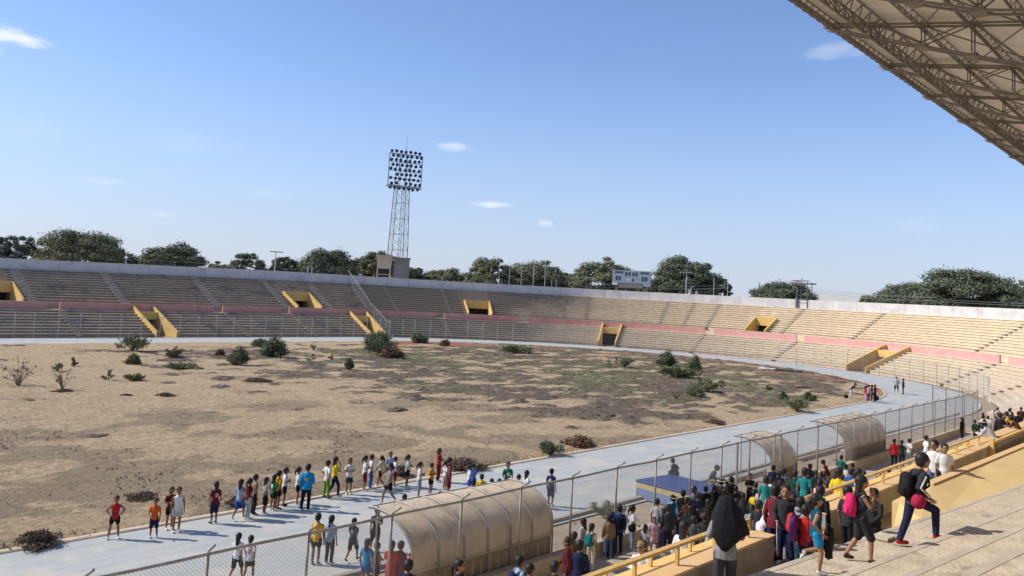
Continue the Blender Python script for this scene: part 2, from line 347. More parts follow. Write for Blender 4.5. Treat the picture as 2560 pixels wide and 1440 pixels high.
# low dry scrub and weeds too many to count: one object
def scrub():
    r=random.Random(3); b=MB(); cnt=0
    def blade(x,y,z,h,lean,w_,mi):
        a=r.uniform(0,2*PI); dx,dy=math.cos(a),math.sin(a); lx=r.uniform(-lean,lean);ly=r.uniform(-lean,lean)
        b.add([(x-dx*w_,y-dy*w_,z),(x+dx*w_,y+dy*w_,z),(x+lx,y+ly,z+h)],[(0,1,2)],mi)
    tries=0
    while cnt<15000 and tries<120000:
        tries+=1
        x=r.uniform(6,XC+RR-.5); y=r.uniform(YN+.4,YN+2*RR-.4)
        if not inside(x,y,.5): continue
        c,g,rd,dr=vegs(x,y)
        if r.random()>max(c,.45*dr)-.10: continue
        dist=math.hypot(x,y); s=.07+.07*r.random()
        mi=1 if r.random()<g*.8 else (2 if (rd>.4 and r.random()<.8) else 0)
        n=5
        for k in range(n):
            ox,oy=r.gauss(0,.28),r.gauss(0,.22)
            blade(x+ox,y+oy,.05,s*r.uniform(.5,1.2),.14,.03+.03*r.random(),mi)
        cnt+=1
    # low hummocks of dead creeper
    hm=0; tries=0
    while hm<2200 and tries<90000:
        tries+=1; x=r.uniform(8,XC+RR-1); y=r.uniform(YN+2,YN+2*RR-1)
        if not inside(x,y,1): continue
        c,g,rd,dr=vegs(x,y)
        if c<.35 or r.random()>c*.9*(.35 if y<52 and x<48 else 1): continue
        w_=r.uniform(.3,1.15); h_=r.uniform(.06,.18)*(.7+w_*.5); n=9; rings=[]
        el=r.uniform(.55,1.0)
        for q,hh in ((1.0,0),(.78,.6),(.45,.93),(.12,1.0)):
            rings.append([(x+math.cos(2*PI*k/n)*w_*q*r.uniform(.8,1.2),y+math.sin(2*PI*k/n)*w_*el*q*r.uniform(.8,1.2),.03+h_*hh*r.uniform(.75,1.2)) for k in range(n)])
        b.loft(rings,cap=False,mi=(3 if r.random()>g*.7 else 1)); hm+=1
        for k in range(8): blade(x+r.gauss(0,w_*.5),y+r.gauss(0,w_*.4),.04+h_*.5,r.uniform(.06,.14),.1,.03,0 if r.random()<.6 else 3)
    # weeds along the inner kerb
    for k in range(900):
        t=r.random(); 
        if t<.35: x=r.uniform(6,XC); y=YN+.5+abs(r.gauss(0,.5))
        else:
            a=r.uniform(0,PI); rr=RR-.4-abs(r.gauss(0,1.2)); x=XC+rr*math.sin(a); y=YC+rr*math.cos(a)
        if fb(x,y,.12,seed=21)<.05: continue
        for q in range(6): blade(x+r.gauss(0,.3),y+r.gauss(0,.2),.04,r.uniform(.05,.20),.12,.022,1 if fb(x,y,.06,seed=22)>0 else 2)
    M['drygrass']=mat('dry_scrub',(.36,.28,.185),(.25,.19,.13),scale=2.)
    M['grn']=leafmat('low_weed_green',(.20,.19,.10),(.14,.14,.07))
    M['rust']=mat('rusty_dead_weed',(.29,.15,.085),(.20,.11,.07),scale=2.)
    M['hummock']=mat('dead_creeper',(.165,.125,.09),(.10,.078,.058),scale=5,amt=.6,bump=.8,bscale=22)
    b.build('scrub',[M['drygrass'],M['grn'],M['rust'],M['hummock']],kind='stuff',label='low dry scrub and weeds spread over the sandy infield',cat='scrub')
scrub()
# ---------------------------------------------------------------- strip between the track and the spectators' wall, and the walkway
grid_plane('dirt_strip',-46,84.1,16.9,20.3,-.03,M['strip'],kind='structure')
M['walk']=mat('worn_walkway',(.54,.46,.37),(.44,.375,.295),scale=.9,amt=.6,bump=.15,bscale=12,c3=(.27,.23,.19),s3=.8,t3=.62)
grid_plane('walkway',-10,84,13.0,16.8,.0,M['walk'],kind='structure')
b=MB(); 
for i in range(44):
    x=-4+2*i; b.bb(x+.01,x+1.99,20.25,20.45+.0,-.05,.13 if i%7 else .10)
b.build('track_kerb_stone',M['concrete'],kind='structure')
# low wall carrying the fence
b=MB()
for i in range(27): b.bb(-10+3*i+.006,-7+3*i-.006,16.75,17.07,-.05,.46)
tag(b.build('low_wall',mat('beige_plaster_wall',(.52,.43,.30),(.44,.36,.25),scale=1.3,amt=.6,bump=.15,c3=(.33,.27,.19),s3=1.1,t3=.62)),'long low beige wall under the near chain link fence','wall')
# shallow sunken pits framed in concrete beside the dugouts
for (x0,x1,y0,y1,nm) in ((37.6,44.5,17.15,19.6,'low concrete pit frame around the smallest dugout shelter'),(46.8,56,17.15,19.9,'low concrete pit frame around the farthest dugout shelter')):
    b=MB(); b.bb(x0,x1,y0,y0+.18,-.04,.16); b.bb(x0,x1,y1-.18,y1,-.04,.16); b.bb(x0,x0+.18,y0+.181,y1-.181,-.04,.16); b.bb(x1-.18,x1,y0+.181,y1-.181,-.04,.16)
    tag(b.build('pit_kerb',M['strip']),nm,'kerb')
# ---------------------------------------------------------------- far grandstands
LOW=[(1.4,.12)]; d,z=1.6,.15; NLOW=9
def steps(d0,z0,n,tr,h,rec=.10,nose=.12):
    p=[(d0,z0)]; d,z=d0,z0
    for i in range(n):
        p+=[(d+rec,z+.0),(d+rec,z+h-nose),(d,z+h-nose),(d,z+h),(d+tr,z+h)]; d+=tr; z+=h
    return p,d,z
LT,LH=.80,.335; UT,UH=.70,.37
lowp,ld,lz=steps(1.5,.12,NLOW,LT,LH)           # ends d=8.7 z=3.135
upp,ud,uz=steps(10.6,4.15,12,UT,UH)            # ends d=19 z=8.59
MIF=lambda off: (lambda i: (1 if ((i-off)%5)<=1 else 0) if i>=off else 0)
def zt_low(d): return .12+max(0,(d-1.5))/LT*LH
def zt_up(d): return 4.15+max(0,(d-10.6))/UT*UH
D_RED=8.9
def cuts(a,b,lst):
    out=[];c=a
    for p,q in sorted(lst):
        if q<=a or p>=b: continue
        if p>c: out.append((c,p))
        c=max(c,q)
    if c<b: out.append((c,b))
    return out
def stand(name,label,a,b,lowv,upv,gaps,laisle,uaisle,mlow,mup,mred,split=None):
    root=empty(name,tuple(pt((a+b)/2,1.5,0)),label=label,cat='grandstand')
    inv=Matrix.Translation(-Vector(root.location))
    def part(mb,nm,m,par=root,**k):
        mb.v=[tuple(Vector(v)-root.location) for v in mb.v]
        o=mb.build(nm,m,par,**k); return o
    ms=MB()
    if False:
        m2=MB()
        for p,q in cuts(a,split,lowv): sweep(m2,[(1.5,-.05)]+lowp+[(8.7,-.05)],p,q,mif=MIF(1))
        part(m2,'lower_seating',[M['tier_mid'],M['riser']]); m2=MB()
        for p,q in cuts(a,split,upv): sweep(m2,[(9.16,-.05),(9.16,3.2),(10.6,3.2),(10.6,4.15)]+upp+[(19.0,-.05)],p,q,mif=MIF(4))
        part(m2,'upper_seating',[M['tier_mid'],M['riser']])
    sa=a
    for p,q in cuts(sa,b,lowv): sweep(ms,[(1.5,-.05)]+lowp+[(8.7,-.05)],p,q,mif=MIF(1))
    for p,q in lowv:
        pr=[x for x in lowp if x[0]>=7.05]; sweep(ms,[(7.0,2.55)]+[x for x in pr if x[1]>2.55]+[(8.7,2.5)],p,q)
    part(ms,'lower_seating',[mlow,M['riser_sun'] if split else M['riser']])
    ms=MB()
    up0=[(9.16,-.05),(9.16,3.2),(10.6,3.2),(10.6,4.15)]+upp+[(19.0,-.05)]
    for p,q in cuts(sa,b,upv): sweep(ms,up0,p,q,mif=MIF(4))
    for p,q in upv:
        sweep(ms,[(9.16,-.05),(9.16,3.2),(10.6,3.2),(15.6,3.2),(15.6,-.05)],p,q)
        pr=[x for x in upp if x[0]>=13.95 and x[1]>5.75]; sweep(ms,[(13.9,5.75)]+pr+[(19.0,5.75)],p,q)
        sweep(ms,[(15.5,3.2),(15.5,5.75),(15.7,5.75),(15.7,3.2)],p,q,closed=True)
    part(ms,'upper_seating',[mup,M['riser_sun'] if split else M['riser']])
    # red parapet in lengths between the stairs
    for p,q in cuts(a,b,gaps):
        ms=MB(); sweep(ms,[(D_RED,3.135),(D_RED,4.13),(D_RED+.22,4.13),(D_RED+.22,3.135)],p,q,closed=True); part(ms,'parapet',M['redpale'] if p>TH(80) else mred)
        ms=MB(); sweep(ms,[(D_RED-.02,4.131),(D_RED-.02,4.19),(D_RED+.25,4.19),(D_RED+.25,4.131)],p,q,closed=True); part(ms,'coping',mup)
    ms=MB(); sweep(ms,[(8.7,-.05),(8.7,3.134),(9.16,3.134),(9.16,-.05)],a,b); part(ms,'parapet_footing',mlow)
    # stairs: half steps laid on each seat row
    def stair(u,d0,z0,tr,h,n,wid,slant,m):
        ms=MB()
        for i in range(n):
            d=d0+i*tr; z=z0+i*h
            su=u
            us=[su,su+wid]; r=1.0 if su<=0 else 50/(RR+WT+d)
            w2=wid*r
            vs=[]
            for zz in (z+.003,z+h*.5):
                for uu,dd in ((su,d-tr*.42),(su+w2,d-tr*.42),(su+w2,d+.05),(su,d+.05)): vs.append(pz(uu,dd,zz))
            ms.hexa(vs)
        # a thin sloping stringer ties the blocks into one stair
        a_=[pz(su,d0-.1,z0-.02),pz(su+wid,d0-.1,z0-.02),pz(su+wid,d0+(n-.6)*tr,z0+(n-.6)*h-.03),pz(su,d0+(n-.6)*tr,z0+(n-.6)*h-.03)]
        ms.hexa([v-Vector((0,0,.3)) for v in a_]+a_)
        part(ms,'stair',m)
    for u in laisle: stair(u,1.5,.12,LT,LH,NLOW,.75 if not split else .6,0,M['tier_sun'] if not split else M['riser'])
    for u in uaisle: stair(u,10.6,4.15,UT,UH,12,1.25 if not split else .55,0,M['aisle_grey'] if not split else M['riser'])  # the bend's step blocks are darkened in place of their shadows
    # exits through the lower tier: sloping yellow flank walls, dark doorway under the parapet
    def flank(u,w_,prof,m,par):
        ms=MB(); n=len(prof); 
        A=[pz(u,d,z) for d,z in prof]; B=[pz(u+w_,d,z) for d,z in prof]
        vs=A+B; fs=[tuple(range(n)),tuple(range(2*n-1,n-1,-1))]+[(k,(k+1)%n,n+(k+1)%n,n+k) for k in range(n)]
        ms.add(vs,fs); return part(ms,'flank_wall',m,par)
    for p,q in lowv:
        e=empty('exit',(0,0,0)); e.parent=root
        kk=50/(RR+WT+5) if p>0 else 1
        prof=[(1.0,-.05),(1.0,.75),(8.6,3.85),(8.88,3.85),(8.88,-.05)]
        for uu in (p+.005,q-.26*kk-.005): flank(uu,.26*kk,prof,M['yellow'],e)
        ms=MB(); sweep(ms,[(7.0,2.05),(7.0,3.1),(7.2,3.1),(7.2,2.05)],p+.27*kk,q-.27*kk,closed=True); part(ms,'lintel',M['yellow'],e)
        ms=MB(); sweep(ms,[(8.2,-.04),(8.2,2.5),(8.3,2.5),(8.3,-.04)],p+.27*kk,q-.27*kk,closed=True); part(ms,'doorway',M['dark'],e)
    for p,q in upv:
        e=empty('exit',(0,0,0)); e.parent=root
        kk=50/(RR+WT+12) if p>0 else 1
        prof=[(9.5,3.2),(9.5,4.5),(14.2,6.75),(14.2,3.2)]
        for uu in (p+.005,q-.24*kk-.005): flank(uu,.24*kk,prof,M['yellow'],e)
        ms=MB(); sweep(ms,[(13.85,5.15),(13.85,6.7),(13.99,6.7),(13.99,5.15)],p+.25*kk,q-.25*kk,closed=True); part(ms,'lintel',M['yellow'],e)
        ms=MB(); sweep(ms,[(15.3,3.21),(15.3,5.7),(15.4,5.7),(15.4,3.21)],p+.25*kk,q-.25*kk,closed=True); part(ms,'doorway',M['dark'],e)
    return root
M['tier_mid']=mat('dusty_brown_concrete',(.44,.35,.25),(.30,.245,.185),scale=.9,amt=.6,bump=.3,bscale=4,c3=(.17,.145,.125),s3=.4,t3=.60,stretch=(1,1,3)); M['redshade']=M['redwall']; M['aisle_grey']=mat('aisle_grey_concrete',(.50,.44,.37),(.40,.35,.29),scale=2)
M['redpale']=mat('sunlit_red_paint',(.66,.36,.32),(.60,.30,.27),scale=.9,amt=.5,c3=(.45,.24,.21),s3=1.6,t3=.67)  # lit copy of the red parapet paint, sunlight put into the paler pink
M['riser_sun']=mat('sunlit_worn_riser',(.66,.54,.375),(.52,.42,.29),scale=1.3,amt=.6,c3=(.25,.205,.155),s3=1.3,t3=.64,stretch=(1,1,2),worn_shade=(.24,.195,.15))  # riser copy for the bend with sunlight put into a lighter colour
M['riser']=mat('shaded_riser_concrete',(.27,.22,.17),(.34,.28,.215),scale=1.6,amt=.7,stretch=(1,1,2))  # recess shade under the nosings put into the riser colour, with staining
S0=TH(13.6)
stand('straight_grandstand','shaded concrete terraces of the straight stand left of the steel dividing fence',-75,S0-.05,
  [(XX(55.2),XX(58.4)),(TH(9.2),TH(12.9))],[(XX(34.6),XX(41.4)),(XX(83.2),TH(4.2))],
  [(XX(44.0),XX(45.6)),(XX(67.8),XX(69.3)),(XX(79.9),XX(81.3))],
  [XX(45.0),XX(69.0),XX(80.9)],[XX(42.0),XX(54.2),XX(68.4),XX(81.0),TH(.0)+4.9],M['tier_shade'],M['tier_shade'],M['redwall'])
stand('curved_grandstand','long curved concrete terraces behind the far bend, cream painted and sunlit to the right',S0+.05,TH(180),
  [(TH(60.0),TH(64.0)),(TH(114.8),TH(119.8))],[(TH(33.5),TH(38.4)),(TH(87.3),TH(91.3))],
  [(TH(27.0),TH(28.6)),(TH(43.7),TH(45.2)),(TH(80.0),TH(81.7)),(TH(97.6),TH(99.1)),(TH(138.3),TH(140.4))],
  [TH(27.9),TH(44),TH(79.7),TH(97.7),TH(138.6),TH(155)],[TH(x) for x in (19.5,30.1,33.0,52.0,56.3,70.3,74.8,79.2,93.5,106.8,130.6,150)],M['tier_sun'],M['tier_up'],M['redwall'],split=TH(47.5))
# perimeter wall on top, cast in panels
def topwall():
    r=random.Random(5); b=MB(); us=[-75]; 
    while us[-1]<TH(178): us.append(us[-1]+(4.4 if us[-1]<0 else 4.4*50/(RR+WT+19)))
    for a,c in zip(us[:-1],us[1:]):
        dz=r.uniform(-.015,.015); dd=r.uniform(-.012,.012)
        sweep(b,[(19.0+dd,8.2),(19.0+dd,10.14+dz),(19.24+dd,10.14+dz),(19.24+dd,-.05)],a+.015,c-.015,step=5,closed=True)
    return tag(b.build('perimeter_wall',M['topwall']),'whitewashed panel wall running along the top of the far terraces','wall')
topwall()
# fence in front of the far terraces
def farfence():
    root=empty('perimeter_fence',tuple(pt(0,.8,0)),label='tall steel post fence around the far side of the track, in front of the terraces',cat='fence')
    o0=root.location
    ux=[37.6-2.6,37.6,39.8,42.6,45.2,47.6,50.3,53,55.6,58.4,61.1,63.9,66.6,69.4,71.9,74.7,77.6,80.2,83.0]
    us=[XX(x) for x in ux]+[TH(x) for x in [2.0,5.1,8.2,11.3,13.6,16.6,19.3,22.9,26.4,31.3,34.6,38.0,41.4,44.7,47.9,51.3,54.5,57.8]+[61+3.9*i for i in range(30)]]
    me=None
    M['post_pale']=mat('pale_galvanised_post',(.50,.49,.47),(.38,.37,.36),rough=.6,scale=3)
    p=MB(); p.tube([(0,0,-.05),(0,0,2.62)],.048,6); p.tube([(0,0,2.62),(0,.0,2.7),(0,-.26,2.95)],.036,6); mel=p.mesh('post'); mel.materials.append(M['post_pale'])
    p=MB(); p.tube([(0,0,-.05),(0,0,2.62)],.030,6); p.tube([(0,0,2.62),(0,.0,2.7),(0,-.26,2.95)],.025,6); me=p.mesh('post'); me.materials.append(M['steel'])
    for u in us:
        if u>TH(163): continue
        o=bpy.data.objects.new('post',mel if u<TH(62) else me); COL.objects.link(o); o.parent=root; o.location=pt(u,.8)-o0
        o.rotation_euler=(0,0,-(u/50 if u>0 else 0)+PI)
    b=MB(); uu=usteps(-60,TH(163),1.5)
    b.tube([pt(u,.8,2.62)-o0 for u in uu],.024,5); b.build('top_rail',M['steel'],root)
    b=MB()
    for zz in (.9,1.75):
        b.tube([pt(u,.8,zz)-o0 for u in uu],.007,3,cap=False)
    u=-60
    while u<TH(163):
        b.tube([pt(u,.8,.1)-o0,pt(u+2.4,.8,2.6)-o0],.0045,3,cap=False); b.tube([pt(u+2.4,.8,.1)-o0,pt(u,.8,2.6)-o0],.0045,3,cap=False); u+=.2
    b.build('chain_link',M['wire'],root)
    # gates (rectangular frames)
    for x in (XX(40.6),XX(43.8),TH(21.2)):
        g=MB()
        for a in (x,x+1.0): g.tube([pt(a,.62,.05)-o0,pt(a,.62,2.35)-o0],.028,5)
        for zz in (.1,1.2,2.3): g.tube([pt(x,.62,zz)-o0,pt(x+1,.62,zz)-o0],.024,5)
        g.build('gate',M['steel'],root)
farfence()
def divfence():
    u=TH(13.6); root=empty('dividing_fence',tuple(pt(u,1,0)),label='steel fence climbing the terraces to divide the straight stand from the bend',cat='fence'); o0=root.location
    def zz(d):
        if d<1.5: return .1
        if d<8.7: return zt_low(d)
        if d<10.6: return 3.2
        return zt_up(d)
    ds=[1.0,2.6,4.2,5.8,7.4,9.0,10.6,12.2,13.8,15.4,17.0,18.6]
    for i,d in enumerate(ds):
        b=MB(); b.tube([pt(u,d,zz(d)-.02)-o0,pt(u,d,zz(d)+2.25)-o0],.045,6); b.build('post',M['steel'],root)
    b=MB()
    for h in (2.25,.35): b.tube([pt(u,d,(zz(d) if d!=9.0 else 3.1)+h)-o0 for d in ds]+[pt(u,19.6,uz+h+.2)-o0],.05 if h>1 else .02,6)
    b.tube([pt(u,19.6,uz+2.4)-o0,pt(u+.9,19.9,uz+1.6)-o0,pt(u+.9,19.9,8.0)-o0],.03,6)
    b.build('rail',M['steel'],root)
    b=MB(); n=60
    for i in range(n):
        d=1+17.4*i/n; d2=min(18.4,d+1.0)
        b.tube([pt(u,d,zz(d)+.1)-o0,pt(u,d2,zz(d2)+2.2)-o0],.006,3,cap=False); b.tube([pt(u,d2,zz(d2)+.1)-o0,pt(u,d,zz(d)+2.2)-o0],.006,3,cap=False)
    b.build('chain_link',M['wire'],root)
divfence()
# ---------------------------------------------------------------- near fence
def nearfence():
    Y=16.91; root=empty('chain_link_fence',(35,Y,.5),label='near chain link fence with angled post tops on the low beige wall',cat='fence'); o0=root.location
    p=MB(); p.tube([(0,0,0),(0,0,2.27)],.036,8); p.tube([(0,0,2.25),(0,-.03,2.33),(0,-.33,2.52)],.030,8); me=p.mesh('post',True); me.materials.append(M['steel'])
    k=0; x=22.71-2.556*8
    while x<75.3:
        o=bpy.data.objects.new('post',me); COL.objects.link(o); o.parent=root; o.location=Vector((x,Y,.46))-o0; o.rotation_euler=(0,0,R_(rnd.uniform(-12,12))); x+=2.556
    b=MB(); b.tube([Vector((x_,Y,2.71+.012*math.sin(x_*1.3)))-o0 for x_ in [2+.8*i for i in range(92)]],.034,8); b.build('top_rail',M['steel'],root,smooth=True)
    b=MB(); p_=.088; h=2.22; x=3.0
    while x<75.2:
        for s in (1,-1):
            xa,xb=(x,x+h) if s>0 else (x+h,x)
            za,zb=.48,.48+h
            if max(xa,xb)>75.3:
                t=(75.3-min(xa,xb))/h
                if s>0: xb=75.3; zb=za+h*t
                else: xa=75.3; za=zb-h*t
            b.tube([Vector((xa,Y+.012*s,za))-o0,Vector((xb,Y+.012*s,zb))-o0],.0034,3,cap=False)
        x+=p_
    b.build('chain_link',M['wire'],root)
    b=MB()
    for x_ in (34.75,35.9,39.2): b.tube([Vector((x_,Y+.20,.0))-o0,Vector((x_,Y+.20,2.65))-o0],.05,8)
    b.tube([Vector((35.9,Y+.20,1.0))-o0,Vector((39.2,Y+.20,1.0))-o0],.03,8); b.tube([Vector((35.9,Y+.20,2.62))-o0,Vector((39.2,Y+.20,2.62))-o0],.03,8)
    b.build('gate',M['steel'],root)
    b=MB()
    for x_,y_ in ((75.3,Y),(75.3,18.0),(75.3,19.2),(75.3,20.2)): b.tube([Vector((x_,y_,0))-o0,Vector((x_,y_,3.0))-o0],.045,8)
    b.tube([Vector((75.3,Y,2.75))-o0,Vector((75.3,20.2,2.75))-o0],.035,8)
    for i in range(12):
        y_=Y+i*.28; b.tube([Vector((75.3,y_,.1))-o0,Vector((75.3,min(20.2,y_+1.2),2.7))-o0],.005,3,cap=False); b.tube([Vector((75.3,min(20.2,y_+1.2),.1))-o0,Vector((75.3,y_,2.7))-o0],.005,3,cap=False)
    b.build('end_panel',M['steel'],root)
nearfence()
# ---------------------------------------------------------------- dugout shelters
M['poly']=mat('weathered_plastic_sheet',(.64,.52,.35),(.53,.42,.28),rough=.6,scale=1.6,amt=.6,c3=(.40,.32,.22),s3=1.3,t3=.56,spec=.35,stretch=(1,1,.4))
M['plinth']=mat('dugout_base_panel',(.34,.27,.17),(.27,.21,.135),scale=2.2,amt=.6)
M['wedge']=mat('pale_wedge',(.52,.45,.32),(.42,.36,.26),scale=5)
def dugout(x0,x1,n,label):
    root=empty('dugout_shelter',((x0+x1)/2,17.3,0),label=label,cat='dugout',group='curved dugout shelters behind the near fence'); o0=root.location
    Y0,T=17.3,1.75
    def prof(t):  # t 0..1 from plinth top up and over to the front lip
        if t<.22: return (Y0+.02*t/.22,.92+.38*t/.22)
        a=(t-.22)/.78*R_(100); r1,r2=1.62,1.0
        return (Y0+.02+r1*(1-math.cos(a)),1.30+r2*math.sin(a))
    P=[prof(i/18) for i in range(19)]
    # ribbed translucent shell, double sided with thickness
    b=MB(); rings=[]
    L_=int((x1-x0)/.075)
    vs=[];
    for i in range(L_+1):
        x=x0+(x1-x0)*i/L_; off=.006*(1 if i%2 else -1)
        for (y,z) in P: vs.append((x-o0.x,y+off-o0.y,z+off))
    n_=len(P); fs=[(i*n_+k,i*n_+k+1,(i+1)*n_+k+1,(i+1)*n_+k) for i in range(L_) for k in range(n_-1)]
    m=len(vs); vs+=[(v[0],v[1]+.015,v[2]-.02) for v in vs]; fs+=[tuple(m+q for q in reversed(f)) for f in fs]
    b.add(vs,fs); b.build('roof_shell',M['poly'],root,smooth=True)
    for i in range(n):
        x=x0+(x1-x0)*i/(n-1); b=MB(); b.tube([(x-o0.x,y-.035-o0.y,z+.03) for y,z in P]+[(x-o0.x,P[-1][0]+.05-o0.y,P[-1][1]+.03)],.028,6); b.tube([(x-o0.x,-.035,0),(x-o0.x,-.035,.93)],.028,6)
        b.build('arch_rib',M['steel'],root,smooth=True)
    b=MB(); b.bb(x0-o0.x,x1-o0.x,.02,.16,0,.9); b.build('base_panel',M['plinth'],root)
    b=MB(); b.bb(x0-o0.x-.03,x1-o0.x+.03,-.02,.2,.905,.985); b.build('ledge',M['wedge'],root)
    # pale wedge marks
    w=MB(); x=x0+.12; 
    while x<x1-.3:
        a=x-o0.x; w.hexa([(a,.0,.12),(a+.16,.0,.12),(a+.16,.019,.12),(a,.019,.12),(a+.05,.0,.78),(a+.1,.0,.78),(a+.1,.019,.78),(a+.05,.019,.78)]); x+=.37
    w.build('wedge_mark',M['wedge'],root)
    b=MB(); b.tube([(x0-o0.x,P[-1][0]-o0.y,P[-1][1]),(x1-o0.x,P[-1][0]-o0.y,P[-1][1])],.03,6)
    for x in (x0,x1): b.tube([(x-o0.x,P[-1][0]-o0.y-.4,P[-1][1]+.12),(x-o0.x,1.5,0)],.025,6)
    b.build('front_frame',M['steel'],root)
    b=MB(); b.bb(x0-o0.x+.1,x1-o0.x-.1,.35,.8,.40,.46); 
    for i in range(n): x=x0+.2+(x1-x0-.4)*i/(n-1)-o0.x; b.bb(x-.04,x+.04,.4,.75,0,.399)
    b.build('bench',M['concrete'],root)
dugout(16.2,22.25,7,'big beige curved dugout shelter nearest the camera, seen from behind')
dugout(38.6,41.3,3,'small narrow curved dugout shelter between the other two')
dugout(47.9,54.6,7,'farthest curved dugout shelter by the bend end of the fence')
# landing mat
def matobj():
    root=empty('landing_mat',(33.35,18.75,0),R_(-7),label='thick blue landing mat with yellow band, half on the track edge',cat='mat')
    mb=mat('blue_vinyl',(.035,.06,.20),(.03,.05,.15),rough=.45,scale=1.5,amt=.6); my=mat('yellow_vinyl_band',(.45,.38,.19),(.36,.30,.16),rough=.5); ms=mat('blue_side_vinyl',(.17,.22,.36),(.12,.16,.28),rough=.5,scale=3)
    b=MB(); b.bb(-1.2,1.2,-2.0,1.75,.02,.44); b.build('side',ms,root)
    b=MB(); b.bb(-1.205,1.205,-2.005,1.755,.441,.66); b.build('band',my,root)
    b=MB(); b.box((0,-.125,.72),(2.46,3.8,.1)); o=b.build('top_cover',mb,root); md=o.modifiers.new('b','BEVEL'); md.width=.03; md.segments=2
matobj()
# ---------------------------------------------------------------- near grandstand
def nearstand():
    root=empty('main_grandstand',(20,8,0),label='near grandstand with seating steps, aisle and yellow parapets under the camera',cat='grandstand'); o0=root.location
    def P_(b,nm,m,par=root,**k):
        b.v=[tuple(Vector(v)-o0) for v in b.v]; return b.build(nm,m,par,**k)
    # lower rows from the walkway up to the parapet
    n=8; y=14.6; z=.0; tr=.81; h=.40
    b=MB()
    for i in range(n): b.bb(-8,84,7.85,y-i*tr,-.1 if i==0 else i*h+.0,(i+1)*h) if False else b.bb(-8,84,7.85,y-i*tr,i*h+(-.1 if i==0 else .0005),(i+1)*h-.0)
    P_(b,'lower_seating',M['tread'])
    # parapet in two lengths, with a stair opening between
    for a,c in ((-8,16.15),(18.72,33.35)):
        b=MB(); b.hexa([(a,7.14,3.0),(c,7.14,3.0),(c,7.62,3.0),(a,7.62,3.0),(a,7.14,4.2),(c,7.14,4.2),(c,7.62,4.2),(a,7.62,4.2)]); P_(b,'parapet',[M['concrete']])
        b=MB(); b.bb(a-.01,c+.01,7.12,7.5,4.201,4.225); P_(b,'coping',M['orange'])
        b=MB(); b.hexa([(a,7.501,4.1),(c,7.501,4.1),(c,7.95,3.6),(a,7.95,3.6),(a,7.501,4.222),(c,7.501,4.222),(c,7.95,4.13),(a,7.95,4.13)]); P_(b,'outer_ledge',M['yellow'])
    b=MB(); b.bb(33.35,84,7.5,7.95,3.0,4.2); b.bb(33.35,84,7.14,7.499,3.0,4.18); P_(b,'parapet',M['orange'])
    # aisle floor
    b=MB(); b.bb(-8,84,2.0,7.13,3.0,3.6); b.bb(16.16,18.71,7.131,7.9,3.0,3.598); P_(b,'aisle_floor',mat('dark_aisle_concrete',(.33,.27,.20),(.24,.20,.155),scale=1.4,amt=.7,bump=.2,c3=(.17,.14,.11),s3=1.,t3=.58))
    # upper rows, turned a little from the parapet line
    ang=R_(-6.2); e=Vector((math.cos(ang),math.sin(ang),0)); nn=Vector((math.sin(-ang),math.cos(ang),0))
    ms=[7.79,6.29,5.14,4.12,3.25,2.5,1.92,1.3]; zs=[4.2,4.6,5.0,5.4,5.8,6.2,6.6,6.9]
    b=MB(); tt=[4,80]
    for i,(m_,z_) in enumerate(zip(ms,zs)):
        m2=-9 if i==len(ms)-1 else -9
        lim=4 if i else 9.5
        zb=3.59 if i==0 else zs[i-1]-.05
        q=[e*lim+nn*-9,e*80+nn*-9,e*80+nn*m_,e*lim+nn*m_]
        b.hexa([Vector((v.x,v.y,zb)) for v in q]+[Vector((v.x,v.y,z_)) for v in q])
    P_(b,'upper_seating',M['tread'])
    # thin worn joints and nosings on the treads
    r=random.Random(4)
    for i,(m_,z_) in enumerate(zip(ms,zs)):
        t=9.5; b=MB()
        while t<60:
            L_=r.uniform(.9,1.5)
            q=[e*t+nn*(m_-.11),e*(t+L_)+nn*(m_-.11),e*(t+L_)+nn*(m_+.02),e*t+nn*(m_+.02)]
            b.hexa([Vector((v.x,v.y,z_-.05)) for v in q]+[Vector((v.x,v.y,z_+.004+r.uniform(0,.004))) for v in q]); t+=L_+.015
        q=[e*9.5+nn*(m_-.10),e*60+nn*(m_-.10),e*60+nn*(m_+.012),e*9.5+nn*(m_+.012)]; b.hexa([Vector((v.x,v.y,z_-.06)) for v in q]+[Vector((v.x,v.y,z_-.045)) for v in q])
        P_(b,'nosing',M['walk'])
    # half-step blocks of the stairway, each set on a tread
    for (t,m_,z_,l) in ((13.6,8.14,3.6,2.2),(14.2,6.62,4.2,1.3),(17.5,6.62,4.2,.9),(19.2,6.62,4.2,.9),(13.6,5.47,4.6,1.3),(17.6,5.47,4.6,1.2),(12.6,4.45,5.0,1.2)):
        b=MB(); q=[e*t+nn*(m_-.34),e*(t+l)+nn*(m_-.34),e*(t+l)+nn*m_,e*t+nn*m_]
        b.hexa([Vector((v.x,v.y,z_)) for v in q]+[Vector((v.x,v.y,z_+.2)) for v in q]); P_(b,'step_block',M['walk'])
    # sloping yellow bank wall between the aisle and the seats
    b=MB(); B=[(20.2,5.63,4.205),(21.6,5.46,4.205),(26.9,4.92,4.205),(36,3.95,4.205),(48,2.7,4.205)]; T=[(20.9,6.29,4.30),(23.2,6.22,4.42),(28.4,6.10,4.42),(36,5.95,4.42),(48,5.7,4.42)]
    vs=[];fs=[]
    for (p,q) in zip(B,T): vs+=[p,(q[0],q[1],q[2]),(q[0],q[1]+.16,q[2]),(q[0],q[1]+.16,3.55),(p[0],p[1],3.55)]
    for i in range(4):
        for k in range(5): k2=(k+1)%5; fs.append((i*5+k,(i+1)*5+k,(i+1)*5+k2,i*5+k2))
